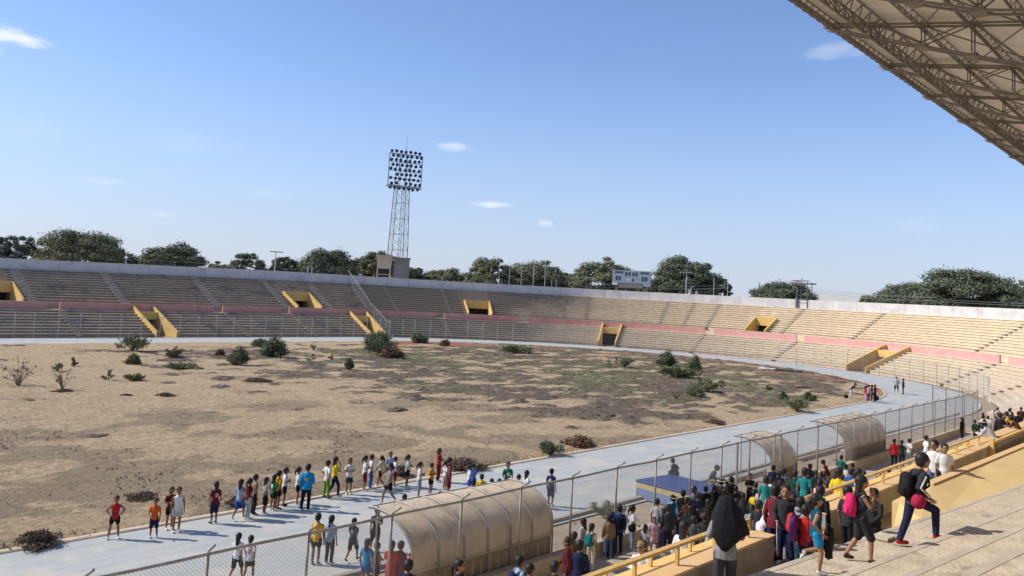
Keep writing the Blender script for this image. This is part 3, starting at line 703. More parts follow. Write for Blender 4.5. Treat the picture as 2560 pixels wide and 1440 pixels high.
    fs.append((4,3,2,1,0)); fs.append((20,21,22,23,24)); b.add(vs,fs); P_(b,'bank_wall',mat('pale_yellow_bank',(.72,.53,.255),(.66,.47,.21),scale=1.1,amt=.5,bump=.1,c3=(.5,.38,.22),s3=1.3,t3=.68))
    b=MB(); 
    for (p,q) in zip(T[1:-1],T[2:]):
        b.hexa([(p[0],p[1]-.03,p[2]+.002),(q[0],q[1]-.03,q[2]+.002),(q[0],q[1]+.18,q[2]+.002),(p[0],p[1]+.18,p[2]+.002),(p[0],p[1]-.03,p[2]+.03),(q[0],q[1]-.03,q[2]+.03),(q[0],q[1]+.18,q[2]+.03),(p[0],p[1]+.18,p[2]+.03)])
    P_(b,'coping',M['orange'])
    # mesh screen past the parapet post
    b=MB(); b.bb(33.25,33.45,6.98,7.13,3.6,4.5); b.bb(33.45,60,7.02,7.10,4.30,4.38); P_(b,'screen_frame',M['yellow'])
    b=MB(); x=33.5
    while x<60:
        b.tube([(x,7.06,3.62),(x+.68,7.06,4.30)],.014,3,cap=False); b.tube([(x+.68,7.06,3.62),(x,7.06,4.30)],.014,3,cap=False); x+=.085
    P_(b,'screen_mesh',M['steel_dark'])
    # handrails
    for a,c in ((9.0,15.6),(18.9,33.2)):
        nP=int(round((c-a)/1.45)); hr=empty('handrail',(0,0,0)); hr.parent=root
        b=MB(); b.box(((a+c)/2-o0.x,7.4-o0.y,4.545-o0.z),(c-a,.065,.045)); b.build('bar',M['rail'],hr)
        b=MB(); b.box(((a+c)/2-o0.x,7.72-o0.y,4.40-o0.z),(c-a-.3,.045,.045)); b.build('bar',M['rail'],hr)
        for i in range(nP+1):
            x=a+.05+(c-a-.1)*i/nP; b=MB(); b.box((x-o0.x,7.4-o0.y,4.375),(.055,.055,.295)); b.build('upright',M['rail'],hr)
            b=MB(); b.box((x-.3-o0.x if i else x+.2-o0.x,7.72-o0.y,4.28),(.045,.045,.2)); b.build('upright',M['rail'],hr)
    # end wall of the lower seats near the farthest end of the fence
    b=MB(); b.bb(75.0,75.3,14.65,16.74,0,.9); P_(b,'end_wall',M['strip'])
nearstand()
# ---------------------------------------------------------------- grandstand roof
def roof():
    K=1.6; root=empty('grandstand_roof',(15,0,17),label='shaded steel truss roof canopy over the near grandstand at upper right',cat='roof'); o0=root.location
    def W(x,y,z): return Vector((x*K,y*K,EYE+(z-EYE)*K))-o0
    Ye=6.0; ztop=lambda y: 13.87-.155*(Ye-y); zbot=lambda y: 13.85-.355*(Ye-y) if y>2.6 else 13.85-.355*3.4-.16*(2.6-y)
    md=mat('taupe_roof_sheet',(.80,.77,.71),(.72,.69,.63),rough=.7,scale=.6,amt=.6,stretch=(1,6,1))
    b=MB(); xs=[-12+.16*i for i in range(int(72/.16))]; vs=[];ys=[Ye+.01,0,-9]
    for i,x in enumerate(xs):
        o=.018*(1 if i%2 else -1)
        for y in ys: vs.append(W(x,y,ztop(y)+.10+o))
    fs=[(i*3+k,i*3+k+1,(i+1)*3+k+1,(i+1)*3+k) for i in range(len(xs)-1) for k in range(2)]; m=len(vs)
    vs+=[v+Vector((0,0,.03)) for v in vs]; fs+=[tuple(m+q for q in reversed(f)) for f in fs]
    b.add(vs,fs); b.build('roof_deck',md,root)
    b=MB(); vs=[]
    for i,x in enumerate(xs):
        o=.02*(1 if i%2 else -1); vs+=[W(x,Ye+.02+o*.5,ztop(Ye)+.15),W(x,Ye+.03+o*.5,ztop(Ye)+.02)]
    b.add(vs,[(2*i,2*i+1,2*i+3,2*i+2) for i in range(len(xs)-1)]); fo=b.build('fascia',mat('fascia_sheet',(.24,.195,.15),(.19,.155,.12),scale=2),root); sm=fo.modifiers.new('s','SOLIDIFY'); sm.thickness=.03
    ribsX=[15.25+3.07*k for k in range(-7,14)]
    def lattice(y,dep,r_,bay,wide=.10):
        b=MB(); x0,x1=-12,58
        b.tube([W(x0,y-wide,ztop(y-wide)),W(x1,y-wide,ztop(y-wide))],r_,5); b.tube([W(x0,y+wide,ztop(y+wide)),W(x1,y+wide,ztop(y+wide))],r_,5); b.tube([W(x0,y,ztop(y)-dep),W(x1,y,ztop(y)-dep)],r_,5)
        x=x0
        while x<x1:
            for s in (-1,1):
                b.tube([W(x,y+s*wide,ztop(y+s*wide)),W(x+bay/2,y,ztop(y)-dep)],r_*.6,4,cap=False); b.tube([W(x+bay/2,y,ztop(y)-dep),W(x+bay,y+s*wide,ztop(y+s*wide))],r_*.6,4,cap=False)
            x+=bay
        b.build('purlin_truss',M['steel_dark'],root)
    lattice(5.78,.13,.028,.26,.07)
    lattice(5.06,.34,.038,.42,.17)
    for y in (4.28,3.5,2.72,1.95,1.15,.35,-.6,-1.6,-2.8): lattice(y,.15,.020,.30,.07)
    for x in ribsX:
        b=MB()
        for s in (-.1,.1):
            ys=[Ye-.02,5.05,4.28,3.5,2.72,1.95,1.15,.35,-.8,-2,-3.4,-5]
            b.tube([W(x+s,y,ztop(y)-.03) for y in ys],.036,5); b.tube([W(x+s,y,zbot(y)-.06) for y in ys],.036,5)
            for i in range(len(ys)-1):
                a,c=ys[i],ys[i+1]
                if i>0: b.tube([W(x+s,a,ztop(a)),W(x+s,a,zbot(a))],.024,4,cap=False)
                if i%2: b.tube([W(x+s,a,ztop(a)),W(x+s,c,zbot(c))],.024,4,cap=False)
                else: b.tube([W(x+s,a,zbot(a)),W(x+s,c,ztop(c))],.024,4,cap=False)
        for y in (4.28,3.5,2.72,1.95): b.box(W(x,y,zbot(y)-.06),(.5,.28,.08))
        b.build('rib_truss',M['steel_dark'],root)
    b=MB()
    for i,x in enumerate(ribsX[:-1]):
        x2=ribsX[i+1]
        b.tube([W(x,4.28,ztop(4.28)-.05),W(x2,2.72,ztop(2.72)-.05)],.022,4,cap=False); b.tube([W(x2,4.28,ztop(4.28)-.05),W(x,2.72,ztop(2.72)-.05)],.022,4,cap=False)
        b.tube([W(x,2.72,ztop(2.72)-.05),W(x2,1.15,ztop(1.15)-.05)],.022,4,cap=False)
    b.build('wind_bracing',M['steel_dark'],root)
    # columns at the back that carry the ribs (behind the viewer)
    for x in ribsX[::2]:
        b=MB(); b.tube([W(x,-5,zbot(-5)),Vector((x*K,-8,0))-o0],.25,8); b.build('column',M['concrete'],root)
roof()
TREES=[
('conifer',54.0,170.9,15.01,6.00,4.1,'round',2,'dark dense tree cut by the left edge of the picture',40,0.42),
('conifer',55.2,165.9,15.51,6.00,7.1,'round',2,'dark rounded tree second from the left edge',41,0.42),
('acacia_tree',62.5,158.9,15.76,6.60,17.5,'dome',1,'large wide olive tree, tallest of the left group',42,0.42),
('acacia_tree',76.8,170.9,12.26,6.60,8.2,'dome',0,'low dark tree between the two wide left trees',43,0.50),
('acacia_tree',80.7,158.9,14.77,6.60,13.3,'dome',0,'wide domed green tree left of the double globe lamp tree gap',44,0.42),
('acacia_tree',102.0,179.5,12.19,6.60,8.4,'dome',1,'low scrubby tree top barely above the shaded wall',45,0.50),
('acacia_tree',97.6,159.9,14.34,6.60,8.8,'layer',0,'small rounded tree left of the flat lamp pole',46,0.50),
('acacia_tree',106.7,160.2,13.86,8.62,7.0,'dome',0,'small dark tree just behind the flat lamp pole',47,0.50),
('acacia_tree',112.3,152.5,16.43,6.60,14.1,'round',0,'broad dark tree left of the floodlight tower',48,0.50),
('acacia_tree',128.4,161.2,15.71,8.37,9.8,'round',1,'mid dark tree filling the gap before the cabin',49,0.50),
('acacia_tree',126.9,153.0,16.71,9.61,9.5,'dome',1,'tree crown rising right behind the beige cabin',50,0.50),
('acacia_tree',139.7,155.0,13.82,7.99,7.8,'dome',0,'low dark tree to the right of the tower legs',51,0.50),
('acacia_tree',146.6,150.4,13.93,6.60,12.9,'dome',1,'low wide green tree between tower and flagpoles',52,0.50),
('acacia_tree',147.6,136.8,17.12,6.60,12.9,'dome',1,'green tree behind the two leftmost flagpoles',53,0.50),
('acacia_tree',158.2,131.8,16.74,6.60,17.6,'dome',1,'wide olive tree behind the right hand flagpoles',54,0.50),
('acacia_tree',176.5,134.7,14.96,8.73,8.3,'dome',1,'low tree just left of the scoreboard trees',55,0.50),
('acacia_tree',159.8,113.2,17.78,6.60,15.6,'dome',1,'wide flat topped tree behind the scoreboard',56,0.50),
('acacia_tree',177.5,114.6,14.32,6.60,13.4,'dome',0,'dark undergrowth tree beneath the scoreboard',57,0.50),
('acacia_tree',168.0,96.7,18.81,6.60,16.8,'dome',0,'big domed dark tree right of the scoreboard',58,0.50),
('acacia_tree',181.3,94.8,14.68,9.74,6.6,'dome',0,'small dark tree tucked at the domed tree side',59,0.50),
('acacia_tree',180.8,78.9,14.33,6.60,16.6,'dome',0,'flat dark tree behind the watch platform',60,0.50),
('acacia_tree',209.6,70.3,12.58,6.60,8.2,'dome',1,'tiny tree top beside the warehouse roof',61,0.50),
('acacia_tree',174.4,49.9,14.89,6.60,16.6,'layer',0,'dark layered tree right of the warehouse',62,0.42),
('acacia_tree',167.7,39.2,17.36,6.60,18.7,'layer',0,'tallest spreading layered tree on the right',63,0.42),
('acacia_tree',174.2,33.2,15.99,6.60,12.2,'dome',1,'greener tree cut by the right edge',64,0.42),
]
BUSHES=[
('spread',42.29,90.90,3.85,2.13,'big spreading grey green bush by the far track left of the exit',200),
('spread',43.51,83.63,2.13,1.24,'low spiky bush on the sand right of the big spreading bush',201),
('round',36.76,78.38,1.18,1.04,'small round dark bush below the big spreading bush',202),
('dead',49.11,84.66,0.87,0.84,'tiny dry reddish bush left of the twin round bushes',203),
('round',45.80,75.40,1.96,1.95,'left one of the twin tall round dark bushes',204),
('round',54.25,82.06,2.83,2.39,'right and larger one of the twin tall round dark bushes',205),
('pale',60.19,94.45,2.51,1.19,'pale straggly weed behind the larger twin bush',206),
('bare',64.08,88.52,1.19,1.40,'small bare sapling alone on the sand near the far track',207),
('sapling',54.84,76.31,1.54,1.20,'thin leafy shrub right of the twin bushes',208),
('sapling',58.70,77.63,1.07,0.67,'tiny shrub between the twin bushes and pale grass bush',209),
('round',53.98,68.55,0.88,1.21,'small upright dark bush alone mid field',210),
('pale',70.88,84.36,5.08,2.85,'tall pale green grassy bush by the far track',211),
('dead',67.20,77.52,3.03,1.54,'rusty brown dead bush touching the pale grassy bush',212),
('round',89.95,97.49,2.71,1.86,'compact dark round bush right of the pale grassy bush',213),
('dead',89.70,91.57,1.79,1.16,'small rusty dry bush near the far track',214),
('bare',23.12,66.69,2.85,2.62,'large leafless pale shrub at the left side of the field',215),
('bare',24.89,63.50,1.97,1.89,'second leafless pale shrub near the left edge',216),
('sapling',28.92,75.14,1.13,0.93,'small leafy shrub above the leafless ones',217),
('sapling',31.51,78.42,0.98,0.91,'small rounded green shrub above the leafless ones',218),
('sapling',30.02,68.02,1.07,1.02,'spiky green shrub on open sand at left',219),
('spread',31.55,66.87,1.77,0.68,'flat green shrub on open sand at left',220),
('mound',10.89,28.55,1.54,0.83,'dark dead brush mound at the lower left beside the track',221),
('mound',30.10,28.90,2.50,1.04,'dark dead brush mound behind the row of children',222),
('mound',18.27,29.15,1.13,0.69,'brown dead brush behind the first children in line',223),
('mound',26.52,29.46,1.09,0.98,'dead brush heap behind the children in maroon shorts',224),
('mound',15.82,32.12,1.67,0.33,'reddish dry weeds behind the child in the orange top',225),
('spread',36.47,28.72,1.50,0.88,'leafy green weed bush at the inner track kerb',226),
('dead',40.29,29.58,1.84,0.45,'rusty weeds beside the green weed bush at the kerb',227),
('round',98.19,58.75,2.41,2.27,'left tall bush of the pair before the far bend',228),
('round',94.80,52.73,1.78,2.35,'right tall bush of the pair before the far bend',229),
('spread',85.00,49.00,4.92,1.45,'broad low bush at the foot of the tall pair',230),
('spread',74.16,39.90,2.74,1.65,'sprawling dark shrub in the scrub right of centre',231),
('sapling',79.69,41.19,1.05,1.31,'small shrub right of the sprawling dark one',232),
('pale',70.13,38.93,2.04,1.18,'yellowish leafy shrub beside the sprawling dark one',233),
('sapling',83.12,37.65,0.73,0.88,'tiny shrub on the far sand near the bend',234),
('round',76.54,33.29,0.74,0.80,'small round shrub near the kerb at the bend',235),
('round',79.32,31.98,1.05,0.81,'rounder shrub close to the kid group at the bend',236),
('spread',69.92,29.22,2.33,1.29,'green leafy shrub on the kerb before the bend',237),
('spread',89.29,59.36,2.48,1.82,'grey shrub in the scrub above centre',238),
('sapling',86.90,60.10,1.47,1.37,'thin shrub left of the grey one',239),
('spread',92.74,80.11,5.15,1.11,'long low green weed patch by the red surface',240),
('mound',56.60,29.58,2.01,0.50,'low dark brush near the inner kerb at right',241),
('bare',66.16,38.46,2.09,1.28,'grey bare twigs in the middle of the scrub',242),
('mound',29.42,57.51,1.62,0.54,'low dark brush mat on the sand, left of centre',243),
('mound',27.36,58.90,0.88,0.30,'smallest dark brush mat on the sand at left',244),
('mound',39.90,62.79,2.99,0.57,'wide dark brush mat below the twin bushes',245),
('mound',21.15,58.79,0.81,0.27,'small dark brush mat near the left edge',246),
('mound',24.61,62.43,1.66,0.36,'dark brush mat under the leafless shrub',247),
('spread',28.73,19.61,1.50,0.51,'flat green weed patch on the dirt strip right of the big dugout',248),
('spread',39.21,73.93,4.01,0.31,'very low flat green patch on the sand below the spiky bush',249),
('mound',89.99,36.87,3.42,0.46,'low green brush patch inside the bend',250),
]
# ---------------------------------------------------------------- floodlight tower
def tower():
    d0=28; u=TH(24.4); base=pt(u,d0,0); a=u/50
    root=empty('floodlight_tower',tuple(base),-a,label='tall lattice floodlight tower with a square rack of lamps above the terraces',cat='floodlight tower')
    st=mat('tower_steel',(.32,.31,.31),(.24,.235,.24),rough=.6,scale=2,metal=.3)
    H=28.8; w0,w1=2.1,1.25
    def w(z): return w0+(w1-w0)*min(1,z/H)
    for sx,sy in ((-1,-1),(1,-1),(1,1),(-1,1)):
        b=MB(); b.tube([(sx*w0,sy*w0,0),(sx*w1,sy*w1,H),(sx*w1*.9,sy*w1*.9,H+6.6)],.085,5); b.build('leg',st,root)
    b=MB(); n=9; zs=[H*(1-(1-i/n)**1.15) for i in range(n+1)]
    zs=[H*i/n for i in range(n+1)]
    for i in range(n+1):
        z=zs[i]; q=w(z); c=[(-q,-q),(q,-q),(q,q),(-q,q)]
        for k in range(4):
            (x1,y1),(x2,y2)=c[k],c[(k+1)%4]
            b.tube([(x1,y1,z),(x2,y2,z)],.05,4,cap=False)
            if i<n:
                z2=zs[i+1]; q2=w(z2); c2=[(-q2,-q2),(q2,-q2),(q2,q2),(-q2,q2)]; (x3,y3)=c2[(k+1)%4]; (x4,y4)=c2[k]; zm=(z+z2)/2; qm=w(zm)
                mx,my=((x1+x2)/2,(y1+y2)/2)
                b.tube([(x1,y1,z),(x3,y3,z2)],.04,4,cap=False); b.tube([(x2,y2,z),(x4,y4,z2)],.04,4,cap=False)
    b.build('bracing',st,root)
    for zz in (2.,9,17,25): pass
    b=MB(); b.tube([(0,-.3,2),(0,-.3,H)],.06,4); b.tube([(.5,-.3,2),(.5,-.3,H)],.05,4)
    for i in range(60): b.tube([(0,-.3,2+i*.45),(.5,-.3,2+i*.45)],.03,3,cap=False)
    b.build('ladder',st,root)
    # lamp rack, facing the field (local -Y)
    b=MB(); y=-1.7; X=3.5; z0,z1=29.0,35.5
    for z in (z0,30.5,32.0,33.8,z1): b.tube([(-X,y,z),(X,y,z)],.10 if z in (z0,z1) else .07,5)
    for x in (-X,-1.0,0,1.0,X): b.tube([(x,y,z0),(x,y,z1)],.10 if abs(x)==X else .07,5)
    for x in (-1.2,1.2):
        for z in (z0,33,z1): b.tube([(x,y,z),(x,1.2,z)],.09,4)
    b.bb(-X-.2,X+.2,y-.15,y+1.0,z0-.3,z0-.16)
    b.build('lamp_rack',st,root)
    lg=MB(); lg.loft([[(math.cos(t)*r,yy,math.sin(t)*r) for t in [2*PI*k/9 for k in range(9)]] for yy,r in ((.30,.10),(.18,.24),(0,.34),(-.12,.37))])
    lm=lg.mesh('lamp',True); lm.materials.append(mat('lamp_housing',(.05,.05,.06),(.08,.08,.09),rough=.4))
    r=random.Random(2); rows=[28.45,29.45,30.4,31.35,32.3,33.25,34.2,35.1,36.0]
    for j,z in enumerate(rows):
        for i in range(7):
            if (j,i) in ((3,0),(1,2)): continue
            o=bpy.data.objects.new('lamp',lm); COL.objects.link(o); o.parent=root
            o.location=(-3.0+i*.98+(.25 if j%2 else -.1)+r.uniform(-.08,.08),y-.25,z+r.uniform(-.08,.08)); o.rotation_euler=(R_(30+r.uniform(-8,12)),0,R_(r.uniform(-28,28)))
    b=MB(); b.tube([(.4,-.2,36),(.42,-.2,39.6)],[.06,.025],4); b.tube([(.1,-.2,36.8),(.8,-.2,36.8)],.03,4); b.build('antenna',st,root)
tower()
def poles():
    mw=mat('white_pole_paint',(.55,.55,.56),(.42,.42,.43),scale=2)
    # flood poles: (u-theta or x, d, top z, label)
    for (u,d,zt,lab) in ((TH(2.9),24,13.6,'floodlight pole with flat lamp bar behind the shaded wall on the left'),(TH(72.6),24,14.4,'floodlight pole with flat lamp bar in front of the big domed tree'),):
        r=empty('light_pole',tuple(pt(u,d,0)),-(u/50),label=lab,cat='lamp post',group='light poles behind the top wall')
        b=MB(); b.tube([(0,0,0),(0,0,zt)],[.16,.10],6); b.build('pole',mw,r)
        b=MB(); b.tube([(-1.3,0,zt),(1.3,0,zt)],.07,4)
        for x in (-1.1,-.55,0,.55,1.1): b.box((x,-.18,zt+.05),(.42,.5,.16))
        b.build('lamp_bar',M['steel'],r)
    for th,zt,lab in ((40.8,15.3,'leftmost tall white flagpole behind the top wall'),(42.6,14.7,'second tall white flagpole from the left'),(44.7,14.9,'third tall white flagpole from the left'),(46.8,15.0,'fourth tall white flagpole from the left'),(48.8,15.1,'fifth tall white flagpole from the left'),(77.6,13.4,'white pole right of the big domed tree'),(79.9,14.2,'thin white pole farthest right of the domed tree')):
        b=MB(); b.tube([(0,0,0),(.02,0,zt)],[.10,.05],6); b.ell((.02,0,zt+.05),(.09,.09,.09),6,5)
        o=b.build('flagpole',mw,label=lab,cat='pole',group='white poles behind the top wall'); o.location=pt(TH(th),22)
    for th,zt,lab in ((50.0,11.6,'short stub post left of the pair behind the wall'),(50.8,11.6,'short stub post right of the pair behind the wall'),(7.6,11.5,'short post behind the wall left of the dividing fence'),(8.3,11.4,'second short post left of the dividing fence'),(31.0,11.0,'short post behind the wall right of the tower')):
        b=MB(); b.tube([(0,0,0),(0,0,zt)],.08,6); o=b.build('post',mw,label=lab,cat='post'); o.location=pt(TH(th),22)
    # twin globe lamps on short stems above the wall
    for x,lab in ((59.2,'small double globe lamp above the wall beside the large left tree'),(XC-2.5,'small double globe lamp above the wall below the flat lamp bar')):
        p=pt(XX(x),21); r=empty('globe_lamp',tuple(p),label=lab,cat='lamp'); b=MB(); b.tube([(0,0,9.3),(0,0,11.6)],.05,5); b.build('stem',mw,r)
        for s in (0,.85): b=MB(); b.ell((0,0,10.75+s),(.32,.32,.16),8,5); b.build('globe',M['white'],r)
poles()
def hut():
    u=TH(22.6); r=empty('cabin',tuple(pt(u,26,0)),R_(-40),label='beige raised cabin with flat roof beside the floodlight tower',cat='cabin')
    cr=mat('cabin_cream',(.56,.47,.33),(.48,.40,.28),scale=1,amt=.5); r.scale=(.84,.84,1); gr=mat('cabin_grey_brick',(.27,.25,.23),(.21,.19,.18),scale=2)  # side tower is a darker grey than the cream cabin
    b=MB(); b.hexa([(-2.7,-1.7,11.9),(.55,-1.7,11.9),(.55,1.7,11.9),(-2.7,1.7,11.9),(-2.9,-1.9,14.3),(.75,-1.9,14.3),(.75,1.9,14.3),(-2.9,1.9,14.3)]); b.build('wall',cr,r)
    b=MB(); b.bb(-3.2,1.0,-2.2,2.2,14.301,14.6); b.build('roof',cr,r)
    for x in (-2.6,.4):
        for y in (-1.6,1.6): b=MB(); b.bb(x-.15,x+.15,y-.15,y+.15,0,11.89); b.build('leg',cr,r)
    b=MB(); b.bb(-2.5,.3,-1.62,-1.55,10.0,10.25); b.bb(-2.5,.3,-1.62,-1.55,10.7,10.85); b.build('railing',cr,r)
    b=MB(); b.bb(-2.4,.2,-1.5,1.5,10.2,11.89); b.build('opening',M['dark'],r)
    b=MB(); b.bb(1.3,4.9,-1.2,2.5,7,14.1); b.bb(1.1,5.1,-1.4,2.7,14.101,14.35); b.build('side_tower',gr,r)
hut()
def scoreboard():
    u=TH(62.8); r=empty('scoreboard',tuple(pt(u,32,0)),-(u/50)+R_(-4),label='blue grey stadium scoreboard on legs in front of trees above the top wall',cat='scoreboard')
    g=mat('scoreboard_grey',(.33,.39,.43),(.29,.34,.38),scale=1.5); dk=mat('scoreboard_slot',(.05,.07,.09),(.06,.08,.1)); w=M['white']
    b=MB(); b.bb(-4.1,4.1,-.5,.5,11.9,14.6); b.build('panel',g,r)
    b=MB(); b.bb(-4.1,-2.9,-.52,.0,11.4,11.9); b.build('corner_panel',w,r)
    b=MB(); b.bb(2.6,4.1,-.5,.5,11.3,11.9); b.build('corner_panel',g,r)
    b=MB(); b.bb(-2.7,2.5,-.45,.45,10.9,11.88); b.build('walkway',M['steel_dark'],r)
    S=[(-3.6,-1.8,14.0,14.35),(1.9,3.7,14.0,14.35)]+[(x,x+.42,13.45,14.25) for x in (-1.35,-.65,.2,.85)]+[(x,x+.45,12.45,13.35) for x in (-3.4,-2.75,2.2,2.9)]+[(.15,.5,12.3,12.85)]
    for x0,x1,z0,z1 in S:
        b=MB(); b.bb(x0,x1,-.53,-.45,z0,z1); b.build('digit_window',dk,r)
    b=MB(); b.bb(-1.0,-.1,-.53,-.45,12.45,12.75); b.build('name_plate',w,r)
    for x in (-3.2,-1.2,1.2,3.2): b=MB(); b.tube([(x,0,0),(x,0,11.2)],.14,6); b.build('leg',M['steel'],r)
scoreboard()
def hangar():
    u=TH(84.6); r=empty('warehouse',tuple(pt(u,95,0)),-(u/50)+R_(40),label='distant warehouse with a pale gabled metal roof behind the wall',cat='building')
    ms=mat('pale_metal_roof',(.62,.60,.50),(.55,.53,.45),rough=.6,scale=.4); wl=mat('warehouse_gable',(.28,.29,.30),(.24,.25,.26),scale=1)
    b=MB(); b.bb(-13,13,-6,6,0,10.2); b.build('wall',wl,r)
    b=MB(); b.add([(-13.5,-6.6,10.1),(13.5,-6.6,10.1),(13.5,0,12.6),(-13.5,0,12.6),(-13.5,6.6,10.1),(13.5,6.6,10.1)],[(0,1,2,3),(3,2,5,4),(0,3,4),(1,5,2)]); o=b.build('roof',ms,r); s=o.modifiers.new('s','SOLIDIFY'); s.thickness=.15
hangar()
def kiosk():
    # small guard platform standing on the wall at the right
    u=TH(93.3); r=empty('watch_platform',tuple(pt(u,19.8,0)),-(u/50),label='narrow steel watch platform with a flat canopy rising over the sunlit wall',cat='platform')
    dk=mat('platform_steel',(.10,.10,.11),(.14,.14,.15),rough=.7,scale=3)
    for x in (-1.0,1.0):
        for y in (-.9,.9): b=MB(); b.tube([(x,y,8.5),(x,y,13.3)],.07,5); b.build('leg',dk,r)
    b=MB(); b.bb(-1.7,1.7,-1.2,1.2,12.9,13.1); b.bb(-1.9,.6,-1.3,1.0,13.45,13.55); b.build('canopy',dk,r)
    b=MB(); b.bb(-1.1,1.1,-1.0,.9,10.2,10.3)
    for z in (9.6,10.9,11.8): b.tube([(-1,-.9,z),(1,-.9,z)],.03,4); b.tube([(-1,-.9,z),(-1,.9,z)],.03,4); b.tube([(1,-.9,z),(1,.9,z)],.03,4)
    b.build('rail',dk,r)
    b=MB(); b.bb(-1.05,-.75,-1.2,-.9,8.5,10.6); b.build('post',dk,r)
kiosk()
# power cables behind the wall
def cables():
    m=mat('power_cable',(.25,.25,.26),(.2,.2,.21))
    defs=[(TH(50.8),TH(62),23,11.3,10.7,'three cables sagging from the stub posts to the scoreboard',3),(TH(66),TH(80),23,10.8,11.8,'three cables slanting up across the big domed tree',3),(TH(93.3),TH(112),23,11.6,10.9,'thin cables running right from the watch platform',3),(TH(112),TH(140),24,10.9,11.0,'thin cables running along the wall before the right hand trees',2),(XX(60),TH(12),22,10.8,10.9,'thin cable strung low along the shaded wall top',1)]
    for a,c,d,z0,z1,lab,n in defs:
        b=MB()
        for k in range(n):
            P_=[]
            for i in range(15):
                t=i/14; P_.append(pt(a+(c-a)*t,d+.3*k,z0+(z1-z0)*t*(1 if k!=1 else .7)+k*.32-1.1*t*(1-t)*.9))
            b.tube(P_,.022,3,cap=False)
        b.build('power_cable',m,label=lab,cat='cable')
cables()
# ---------------------------------------------------------------- trees
LG=[leafmat('leaf_dark',(.165,.185,.11),(.105,.125,.075)),leafmat('leaf_olive',(.225,.225,.13),(.145,.155,.088)),leafmat('leaf_bluish',(.11,.13,.10),(.07,.088,.07))]
def crown(seed,W,H,style,leaf=.42,dens=1.0,flat=.5):
    r=random.Random(seed); b=MB(); W2=W/2
    n=int(46+W*4.2); cl=[]
    for i in range(n):
        a=r.uniform(0,2*PI); q=math.sqrt(r.random())
        x=math.cos(a)*q*W2*.86; y=math.sin(a)*q*W2*.86
        top=H*.93*math.sqrt(max(0,1-(q*.86)**2.4))
        top*=.84+.22*r.random()*(1.0 if style!='round' else .6)
        z=top*(1-.7*r.random()**2.2)
        if style=='layer': z=z*.6+.4*round(z/(H*.22))*(H*.22)
        cr=W*r.uniform(.07,.13); cl.append((x,y,z,cr,cr*(.5 if style!='round' else .75)))
    for (x,y,z,cr,cz) in cl:
        m=int(cr*cr*75*dens)+45
        # clump pieces, plus feathery tips
        for k in range(m):
            t=r.uniform(0,2*PI); ph=math.acos(r.uniform(-1,1)); rr=r.random()**.38
            px=x+cr*rr*math.sin(ph)*math.cos(t); py=y+cr*rr*math.sin(ph)*math.sin(t); pz_=z+cz*rr*math.cos(ph)
            if pz_<H*.02: pz_=abs(pz_)
            if r.random()<.10: e=1.25+.35*r.random(); px=x+(px-x)*e; py=y+(py-y)*e; pz_=z+(pz_-z)*e+.1
            nrm=Vector((math.sin(ph)*math.cos(t)*.7,math.sin(ph)*math.sin(t)*.7,math.cos(ph)+.5))+Vector((r.gauss(0,.5),r.gauss(0,.5),r.gauss(0,.5)))
            nrm.normalize(); s=leaf*r.uniform(.55,1.25)
            u_=nrm.orthogonal().normalized(); u_.rotate(Quaternion(nrm,r.uniform(0,6.28))); v_=nrm.cross(u_)*.55
            c=Vector((px,py,pz_)); b.add([c-u_*s*.5,c+v_*s*.5,c+u_*s*.5,c-v_*s*.5],[(0,1,2,3)])
    return b,cl
def tree(name,x,y,ztop,zbot,W,style,mi,label,seed,leaf=.42,dens=1.0):
    root=empty(name,(x,y,0),label=label,cat='tree',group='trees beyond the stadium wall')
    H=ztop-zbot; b,cl=crown(seed,W,H,style,leaf,dens)
    o=b.build('crown',LG[mi],root); o.location=(0,0,zbot)
    r=random.Random(seed+5); t=MB(); hb=zbot*.55
    t.tube([(0,0,0),(.2,.1,hb*.5),(0,0,hb)],[.55,.45,.38],8)
    for k in range(7):
        c=cl[r.randrange(len(cl))]; e=Vector((c[0],c[1],c[2]+zbot)); m_=Vector((e.x*.45,e.y*.45,hb+(e.z-hb)*.5+.3))
        t.tube([(0,0,hb*.9),m_,e],[.28,.16,.05],5)
    t.build('trunk',M['bark'],root,smooth=True)
for a in TREES: tree(*a)
